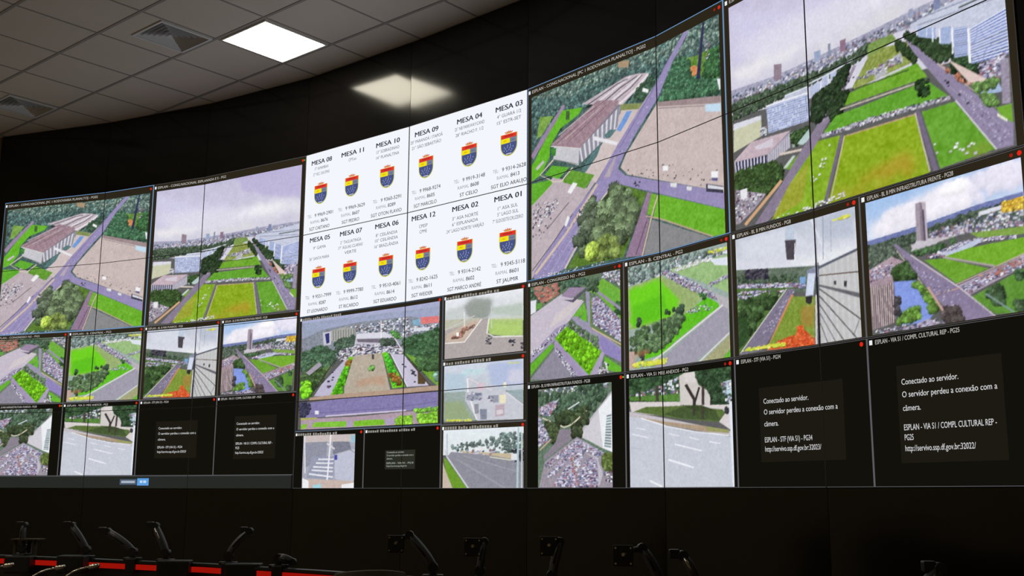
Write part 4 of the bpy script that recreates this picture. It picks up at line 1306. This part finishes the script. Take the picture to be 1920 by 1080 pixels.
# ---- the white duty board: twelve entries with a crest each
BOARD = [
 (3.167, 1, 'MESA 08', ['17° SAMAMBAIA', '27° REC. DAS EMAS'], ['9 9969-2901', '8676', 'SGT CAETANO'], .205, .165),
 (3.475, 1, 'MESA 11', ['CPTran'], ['9 9969-3629', '8607', 'SGT PEDRO'], .215, .075),
 (3.808, 1, 'MESA 10', ['13° SOBRADINHO', '14° PLANALTINA'], ['9 9360-5291', '8289', 'SGT OTON FLAVIO'], .215, .21),
 (4.160, 1, 'MESA 09', ['20° PARANOÁ / ITAPOÃ', '21° SÃO SEBASTIÃO'], ['9 9968-9274', '8605', 'SGT MARCELO'], .21, .29),
 (4.535, 1, 'MESA 04', ['25° NB PARKWAY/CAND', '28° RIACHO F. 1/2'], ['9 9919-3148', '8608', 'ST CELIO'], .21, .25),
 (4.857, 1, 'MESA 03', ['4° GUARÁ 1/2', '15° ESTR-SET'], ['9 9314-2628', '8413', 'SGT ELIO ARAUJO'], .21, .19),
 (3.178, 0, 'MESA 05', ['9° GAMA', '', '26° SANTA MARIA'], ['9 9551-7999', '8287', 'ST LEONARDO'], .20, .20),
 (3.484, 0, 'MESA 07', ['2° TAGUATINGA', '17° ÁGUAS CLARAS/', 'VERTE'], ['9 9999-7780', '8612', 'ST RICARDO'], .21, .235),
 (3.818, 0, 'MESA 06', ['8° CEILÂNDIA', '10° CEILÂNDIA', '16° BRAZLÂNDIA'], ['9 9510-4061', '8614', 'SGT EDUARDO'], .21, .215),
 (4.148, 0, 'MESA 12', ['CPESP', 'CPME'], ['9 8242-1625', '8611', 'SGT WEIDER'], .21, .075),
 (4.508, 0, 'MESA 02', ['3° ASA NORTE', '6° ESPLANADA', '24° LAGO NORTE/ VARJÃO'], ['9 9314-2142', '8602', 'SGT MARCO ANDRÉ'], .215, .31),
 (4.852, 0, 'MESA 01', ['1° ASA SUL', '5° LAGO SUL', '7° SUDOESTE/CRUZEIRO'], ['9 9345-5118', '8601', 'ST JAUMIR'], .21, .235)]
def crest(key, u, v):
    """crown over a shield: red band, yellow and grey quarters, blue field with pale dots"""
    mb = MB(); i, j = key; w_, h_ = .066 * TW, .270 * TH
    def P(x, y, off): 
        return ((u - i - .5) * TW + x, -off, (v - j) * TH + y)
    def shield(s, off, rgb, top=.40, cut=None):
        W_, Hh = w_ * s, h_ * .5 * s; pts = [(-W_, Hh * .78), (W_, Hh * .78)]
        pts += [(W_, -Hh * .15)]
        for k in range(1, 12):
            a = math.pi * k / 12; pts.append((W_ * math.cos(a), -Hh * .15 - Hh * .83 * math.sin(a)))
        pts.append((-W_, -Hh * .15))
        mb.face([P(x, y, off) for x, y in pts][::-1], glow(rgb))
    shield(1.0, .0010, (206, 206, 90)); shield(.92, .0014, (72, 84, 134))
    a, t, hh = w_ * .92, h_ * .5 * .70, h_ * .5
    def rect(x0, x1, y0, y1, rgb, off): mb.face([P(x0, y0, off), P(x1, y0, off), P(x1, y1, off), P(x0, y1, off)], glow(rgb))
    rect(-a, a, hh * .46, hh * .76, (232, 56, 40), .0018); rect(-a * .6, a * .6, hh * .57, hh * .65, (150, 46, 40), .0021)
    rect(-a, a * .12, hh * .06, hh * .44, (246, 226, 20), .0018); rect(a * .12, a, hh * .06, hh * .44, (128, 132, 140), .0018)
    rect(a * .3, a * .8, hh * .18, hh * .3, (96, 112, 160), .0021); rect(-a * .7, -a * .3, hh * .2, hh * .3, (214, 190, 30), .0021)
    rs = random.Random(5)
    for k in range(13):
        ang = k * 2.39996; r = .72 * math.sqrt((k + .5) / 13); x, y = a * r * math.cos(ang), -hh * .36 + hh * .42 * r * math.sin(ang)
        rect(x - .0034, x + .0034, y - .005, y + .005, (150, 158, 196), .0021)
    rect(-a * .35, a * .35, -hh * .84, -hh * .76, (196, 200, 216), .0021)
    # crown
    zc = hh * .80
    rect(-a * .42, a * .42, zc, zc + hh * .09, (222, 160, 60), .0018)
    for k in range(5):
        x = (-.42 + .84 * k / 4) * a; hgt = hh * (.17, .23, .27, .23, .17)[k]
        mb.face([P(x - a * .12, zc + hh * .08, .0021), P(x + a * .12, zc + hh * .08, .0021), P(x + a * .03 * (k - 2), zc + hgt, .0021)], glow((206, 92, 60)))
    mb.build('crest', TILES[key])
INK = (46, 48, 60); INK2 = (100, 102, 116); INK3 = (150, 152, 162)
for (u, row, name, subs, tel, mw, sw) in BOARD:
    base = 3.0 if row else 2.0; key = (int(u), int(base))
    vt = 3.878 if row else 2.917
    def line(part, *a, **kw):
        mb = MB(); write(mb, key, *a, **kw); mb.build(part, TILES[key])
    line('table_heading', name, u, vt, .058, mw, INK, 'c', bold=.028)
    sv = (vt - .082, vt - .150) if row else (vt - .104, vt - .166, vt - .232)
    for s, v in zip(subs, sv):
        if s: line('district_line', s, u, v, .038, sw * (len(s) / max(len(t) for t in subs)) ** .6, INK2, 'c', bold=.006)
    crest(key, u, 3.477 if row else 2.449)
    tv = (3.215, 3.138, 3.056) if row else (2.224, 2.142, 2.058)
    line('phone_label', 'TEL:', u - .125, tv[0], .040, .045, INK3, 'l'); line('phone_number', tel[0], u - .052, tv[0], .044, .185, INK, 'l', bold=.008)
    line('extension_label', 'RAMAL', u - .092, tv[1], .038, .095, INK3, 'l'); line('extension_number', tel[1], u + .015, tv[1], .042, .068, INK, 'l', bold=.012)
    line('officer_line', tel[2], u, tv[2], .042, .0185 * len(tel[2]), INK, 'c', bold=.010)

# ------------------------------------------------------------------ control desk with its red strip, monitor arms, chair
M_DESK = mat('dark_desk_laminate', (0.010, 0.009, 0.008), 0.5)
M_DESKTOP = mat('desk_top_laminate', (0.02, 0.018, 0.015), 0.45)
M_ARM = mat('grey_arm_enamel', (0.11, 0.11, 0.125), 0.34, 0.4)
M_ARMD = mat('black_arm_plastic', (0.02, 0.019, 0.017), 0.4)
M_CHROME = mat('polished_arm_steel', (0.75, 0.72, 0.64), 0.18, 1.0)
M_OLIVE = mat('olive_chair_mesh', (0.06, 0.048, 0.022), 0.75, bump=(300, .3))
M_RED = glow((150, 17, 8)); 
DTOP = EYE - 0.35
DL = [Vector(p) for p in ((-3.60, 6.62), (-2.82, 6.284), (-2.208, 5.986), (-1.770, 5.749), (-1.524, 5.641), (-0.861, 5.157), (-0.2, 4.62), (0.45, 4.0), (1.0, 3.3), (1.42, 2.6))]
def dnorm(k):
    a = DL[max(k - 1, 0)]; b = DL[min(k + 1, len(DL) - 1)]; d = (b - a).normalized(); return Vector((d.y, -d.x))   # towards the camera side
def ribbon(name, parent, o0, o1, z0, z1, m):
    b = MB(); A = [DL[k] + dnorm(k) * o0 for k in range(len(DL))]; B = [DL[k] + dnorm(k) * o1 for k in range(len(DL))]
    for k in range(len(DL) - 1):
        p, q, r, s = A[k], A[k + 1], B[k + 1], B[k]
        b.face([(p.x, p.y, z1), (s.x, s.y, z1), (r.x, r.y, z1), (q.x, q.y, z1)], m); b.face([(p.x, p.y, z0), (q.x, q.y, z0), (r.x, r.y, z0), (s.x, s.y, z0)], m)
        b.face([(p.x, p.y, z0), (p.x, p.y, z1), (q.x, q.y, z1), (q.x, q.y, z0)], m); b.face([(s.x, s.y, z0), (r.x, r.y, z0), (r.x, r.y, z1), (s.x, s.y, z1)], m)
    for k in (0, -1):
        b.face([(A[k].x, A[k].y, z0), (B[k].x, B[k].y, z0), (B[k].x, B[k].y, z1), (A[k].x, A[k].y, z1)], m)
    for v in range(len(b.v)): b.v[v] = (b.v[v][0] - desk.location.x, b.v[v][1] - desk.location.y, b.v[v][2])
    return b.build(name, parent)
desk = empty('control_desk', (DL[4].x, DL[4].y, 0), 0, 'long dark curved control desk with a thin red strip, below the display wall', 'desk')
ribbon('partition', desk, -0.03, 0.0, 0.0, DTOP, M_DESK)
ribbon('partition_cap', desk, -0.04, 0.012, DTOP, DTOP + 0.012, M_ARMD)
rs_ = ribbon('red_strip', desk, 0.0005, 0.006, DTOP - 0.032, DTOP - 0.006, M_RED); rs_['label'] = 'glowing red strip'
ribbon('worktop', desk, 0.001, 0.80, 0.72, 0.75, M_DESKTOP)
ribbon('front_panel', desk, 0.55, 0.57, 0.0, 0.72, M_DESK)

def ray_dir(px, py): return FW + RT * ((px - 960) / F_PX) + UP * ((540 - py) / F_PX)
def on_desk(px):
    r = ray_dir(px, 1060); r = Vector((r.x, r.y))
    for k in range(len(DL) - 1):
        a, b = DL[k], DL[k + 1]; d = b - a; den = r.x * d.y - r.y * d.x
        if abs(den) < 1e-9: continue
        s = (a.x * d.y - a.y * d.x) / den; t = (a.x * r.y - a.y * r.x) / den
        if s > 0 and -.001 <= t <= 1.001: return a + d * t, dnorm(k)
    return DL[-1], dnorm(len(DL) - 1)
def at_depth(px, py, depth):
    r = ray_dir(px, py); s = depth / r.y; return Vector((r.x * s, r.y * s, EYE + r.z * s))
def monitor_arm(base_px, head, label, block=None, plate=None, bright=False, shelf=False):
    bp, n = on_desk(base_px)
    t = empty('monitor_arm', (bp.x, bp.y, DTOP + 0.012), 0, label, 'monitor arm', 'monitor arms along the control desk')
    H = at_depth(head[0], head[1], bp.y) - t.location
    b = MB(); b.box((0, .0, .008), (.085, .045, .016), M_ARMD)
    b.box((0, -.028, -.024), (.05, .022, .07), M_ARMD); b.build('clamp', t, bevel=.003)
    b = MB(); b.tube([(0, 0, .014), (0, 0, .05)], .017, M_ARM); b.build('pole', t)
    S = Vector((0, 0, .044)); K = Vector((H.x * .55, 0, max(.06, H.z * .45)))
    path = []; rad = []
    for q in range(13):
        s = q / 12; C1 = S + Vector((H.x * .25, -.02, H.z * .35)); C2 = H + Vector((H.x * .10, -.01, H.z * .05 - .0))
        p = S * (1 - s) ** 3 + C1 * 3 * s * (1 - s) ** 2 + C2 * 3 * s * s * (1 - s) + H * s ** 3
        path.append(p); rad.append(.0185 - .006 * s + .004 * math.sin(math.pi * s))
    b = MB(); b.tube(path, rad, M_ARM, 16, flat=.8); b.build('upper_arm', t)
    b = MB()
    b.tube([path[3] + Vector((-.004, -.0165, 0)), path[6] + Vector((-.004, -.0175, 0)), path[9] + Vector((-.003, -.015, 0))], [.004, .005, .004], M_CHROME if bright else M_ARMD, 10)
    o = b.build('cable_cover', t)
    if bright: o['label'] = 'bright polished steel rod'
    b = MB(); b.tube([H + Vector((0, -.022, 0)), H + Vector((0, .022, 0))], .017, M_ARMD, 18); b.build('joint', t); b = MB(); b.tube([S + Vector((0, -.022, 0)), S + Vector((0, .022, 0))], .021, M_ARMD, 18); b.build('joint', t)
    if plate:
        c = at_depth(plate[0], plate[1], bp.y - .02) - t.location
        b = MB(); b.box(c, (.070, .006, .072), M_ARMD)
        hk = b.build('mounting_plate', t, bevel=.004)
        for sx, sz, rr in ((-.026, -.026, .0035), (.026, -.026, .0035), (.026, .026, .0035), (-.026, .026, .0035), (0, .004, .006)):
            b = MB(); b.tube([c + Vector((sx, -.003, sz)), c + Vector((sx, -.0075, sz))], rr, M_CHROME, 12); s_ = b.build('screw', hk); s_['label'] = 'bright steel screw'
        b = MB(); b.tube([H, H.lerp(c + Vector((0, .004, 0)), .5) + Vector((0, .006, .006)), c + Vector((0, .003, 0))], [.011, .010, .012], M_ARM, 12); b.build('tilt_link', t)
    else:
        b = MB(); b.box(H + Vector((-.028, 0, .006)), (.034, .03, .030), M_ARMD); b.build('tilt_head', t, bevel=.004)
    if block:
        x0, x1, yt = block; c0 = at_depth(x0, yt, bp.y - .09) - t.location; c1 = at_depth(x1, yt, bp.y - .09) - t.location
        zt = min(c0.z, .030)
        b = MB(); b.box(((c0.x + c1.x) / 2, -.085, zt - .045), (c1.x - c0.x, .09, .09), M_DESK)
        b.build('base_block', t, bevel=.006)
    if shelf:
        c = at_depth(53, 1011, bp.y) - t.location
        b = MB(); b.box(c, (.15, .10, .008), M_OLIVE); b.box(c + Vector((0, .03, -.045)), (.02, .02, .09), M_OLIVE); b.box(c + Vector((-.06, -.02, -.07)), (.014, .014, .13), M_OLIVE); b.box(c + Vector((.05, -.02, -.07)), (.014, .014, .13), M_OLIVE)
        b.build('bracket_shelf', t, bevel=.002)
    return t
monitor_arm(40, (46, 985), 'dark monitor arm with flat olive bracket, far left end of the red strip', block=(14, 62, 1042), shelf=True)
monitor_arm(160, (135, 985), 'upright dark grey monitor arm on the desk, second from the left', block=(112, 162, 1041))
monitor_arm(248, (202, 996), 'slim dark monitor arm leaning left, just left of the arm with bright steel highlights')
monitor_arm(310, (292, 986), 'dark monitor arm with bright steel highlights, standing over the red strip', block=(298, 358, 1050), bright=True)
monitor_arm(428, (468, 996), 'dark monitor arm leaning right over the red strip, with a grey head', block=(425, 490, 1056))
monitor_arm(522, (549, 1054), 'short folded monitor arm where the red strip nears the bottom edge')
monitor_arm(812, (768, 1003), 'light grey curved monitor arm with a screwed plate, under the crossing picture', plate=(742, 1020))
monitor_arm(900, (908, 1016), 'dark monitor arm with a square screwed plate, below the wide road picture', plate=(886, 1026))
monitor_arm(1035, (1050, 1016), 'dark monitor arm with a square screwed plate, below the narrow car park picture', plate=(1029, 1024))
monitor_arm(1238, (1204, 1028), 'grey curved monitor arm with a plate, below the large grey road picture', plate=(1168, 1042))
monitor_arm(1308, (1280, 1042), 'slim monitor arm with bright gold edge, below the short white message', bright=True)
monitor_arm(1705, (1760, 1066), 'low monitor arm at the bottom edge under the largest white message', bright=True)

# equipment on the worktop that catches the lamp at the lower left
def phone(px, py, label):
    bp, n = on_desk(px); t = empty('desk_microphone', (bp.x + n.x * .30, bp.y + n.y * .30, 0.75), math.atan2(n.y, n.x) - math.pi / 2, label, 'microphone', 'gooseneck microphones on the desk')
    top = at_depth(px, py, t.location.y) - t.location; c, s = math.cos(-t.rotation_euler.z), math.sin(-t.rotation_euler.z)
    top = Vector((top.x * c - top.y * s, top.x * s + top.y * c, top.z))
    b = MB(); b.box((0, 0, .018), (.10, .12, .036), M_ARMD); b.build('base', t, bevel=.006)
    P_ = [Vector((0, 0, .036)), Vector((0, 0, top.z * .6)), Vector((top.x * .3, top.y * .3, top.z * .97)), Vector((top.x, top.y, top.z))]
    pth = [P_[0] * (1 - q) ** 3 + P_[1] * 3 * q * (1 - q) ** 2 + P_[2] * 3 * q * q * (1 - q) + P_[3] * q ** 3 for q in [k / 12 for k in range(13)]]
    b = MB(); b.tube(pth, .006, M_CHROME, 10); b.build('gooseneck', t)
    d = (pth[-1] - pth[-2]).normalized(); b = MB(); b.tube([pth[-1], pth[-1] + d * .012, pth[-1] + d * .05, pth[-1] + d * .058], [.008, .013, .013, .007], M_CHROME, 14); b.build('capsule', t)
phone(6, 1062, 'bright steel microphone head at the bottom left corner')
phone(102, 1066, 'bright steel microphone head below the red strip, right of the corner one')
phone(165, 1064, 'small steel microphone head below the red strip, third from the left corner')

def chair(px, py, depth, label):
    top = at_depth(px, py, depth)
    t = empty('office_chair', (top.x, top.y, 0), 0.35, label, 'chair')
    z = top.z
    b = MB()
    for k in range(5):
        a = 2 * math.pi * k / 5; d = Vector((math.cos(a), math.sin(a), 0))
        b.tube([Vector((0, 0, .11)) + d * .03, Vector((0, 0, .09)) + d * .18, Vector((0, 0, .07)) + d * .31], [.024, .019, .014], M_ARMD, 10)
        c = d * .31; s_ = Vector((-d.y, d.x, 0))
        b.tube([c + Vector((0, 0, .03)) - s_ * .022, c + Vector((0, 0, .03)) + s_ * .022], .03, M_ARMD, 14)
    b.build('star_base', t)
    b = MB(); b.tube([(0, 0, .10), (0, 0, .26), (0, 0, .261), (0, 0, .42)], [.03, .03, .017, .017], M_CHROME, 14); b.build('gas_column', t)
    def pad(name, c, w_, h_, th, bend, mm, tilt=0.0, parent=t, n=10, vertical=True):
        b = MB(); G = [[None] * (n + 1) for _ in range(n + 1)]; Bk = [[None] * (n + 1) for _ in range(n + 1)]
        for i in range(n + 1):
            for j in range(n + 1):
                x = -1 + 2 * i / n; y = -1 + 2 * j / n; sx = x * math.sqrt(1 - y * y * .32); sy = y * math.sqrt(1 - x * x * .32)
                th_ = th * (1 - .7 * max(abs(x), abs(y)) ** 4); cur = bend * x * x
                if vertical: p = Vector((sx * w_ / 2, -cur - th_ / 2, sy * h_ / 2)); q = Vector((sx * w_ / 2, -cur + th_ / 2, sy * h_ / 2))
                else: p = Vector((sx * w_ / 2, sy * h_ / 2, -th_ / 2 + cur)); q = Vector((sx * w_ / 2, sy * h_ / 2, th_ / 2 + cur))
                R = Matrix.Rotation(tilt, 3, 'X'); G[i][j] = R @ p + Vector(c); Bk[i][j] = R @ q + Vector(c)
        for i in range(n):
            for j in range(n):
                b.face([G[i][j], G[i + 1][j], G[i + 1][j + 1], G[i][j + 1]], mm, True); b.face([Bk[i][j], Bk[i][j + 1], Bk[i + 1][j + 1], Bk[i + 1][j]], mm, True)
        for i in range(n):
            for (a, c_) in (((i, 0), (i + 1, 0)), ((i + 1, n), (i, n)), ((0, i + 1), (0, i)), ((n, i), (n, i + 1))):
                b.face([G[a[0]][a[1]], Bk[a[0]][a[1]], Bk[c_[0]][c_[1]], G[c_[0]][c_[1]]], mm, True)
        return b.build(name, parent)
    pad('seat', (0, 0, .46), .50, .48, .09, .012, M_OLIVE, vertical=False)
    pad('backrest', (0, -.25, .78), .46, .52, .05, -.05, M_OLIVE, tilt=.12)
    pad('headrest', (0, -.275, z - .075), .27, .15, .06, -.03, M_OLIVE, tilt=.1)
    b = MB(); b.tube([(0, -.05, .42), (0, -.22, .44), (0, -.285, .60), (0, -.305, .95), (0, -.30, z - .09)], [.02, .02, .018, .014, .012], M_ARMD, 10); b.build('back_spine', t)
    for s in (-1, 1):
        b = MB(); b.tube([(s * .22, .0, .43), (s * .29, .0, .46), (s * .29, .0, .64)], .014, M_ARMD, 10); b.box((s * .29, .03, .655), (.07, .25, .03), M_ARMD); b.build('armrest', t, bevel=.004)
    return t
chair(664, 1059, 3.9, 'office chair with rounded olive headrest showing at the bottom edge, right of red strip')
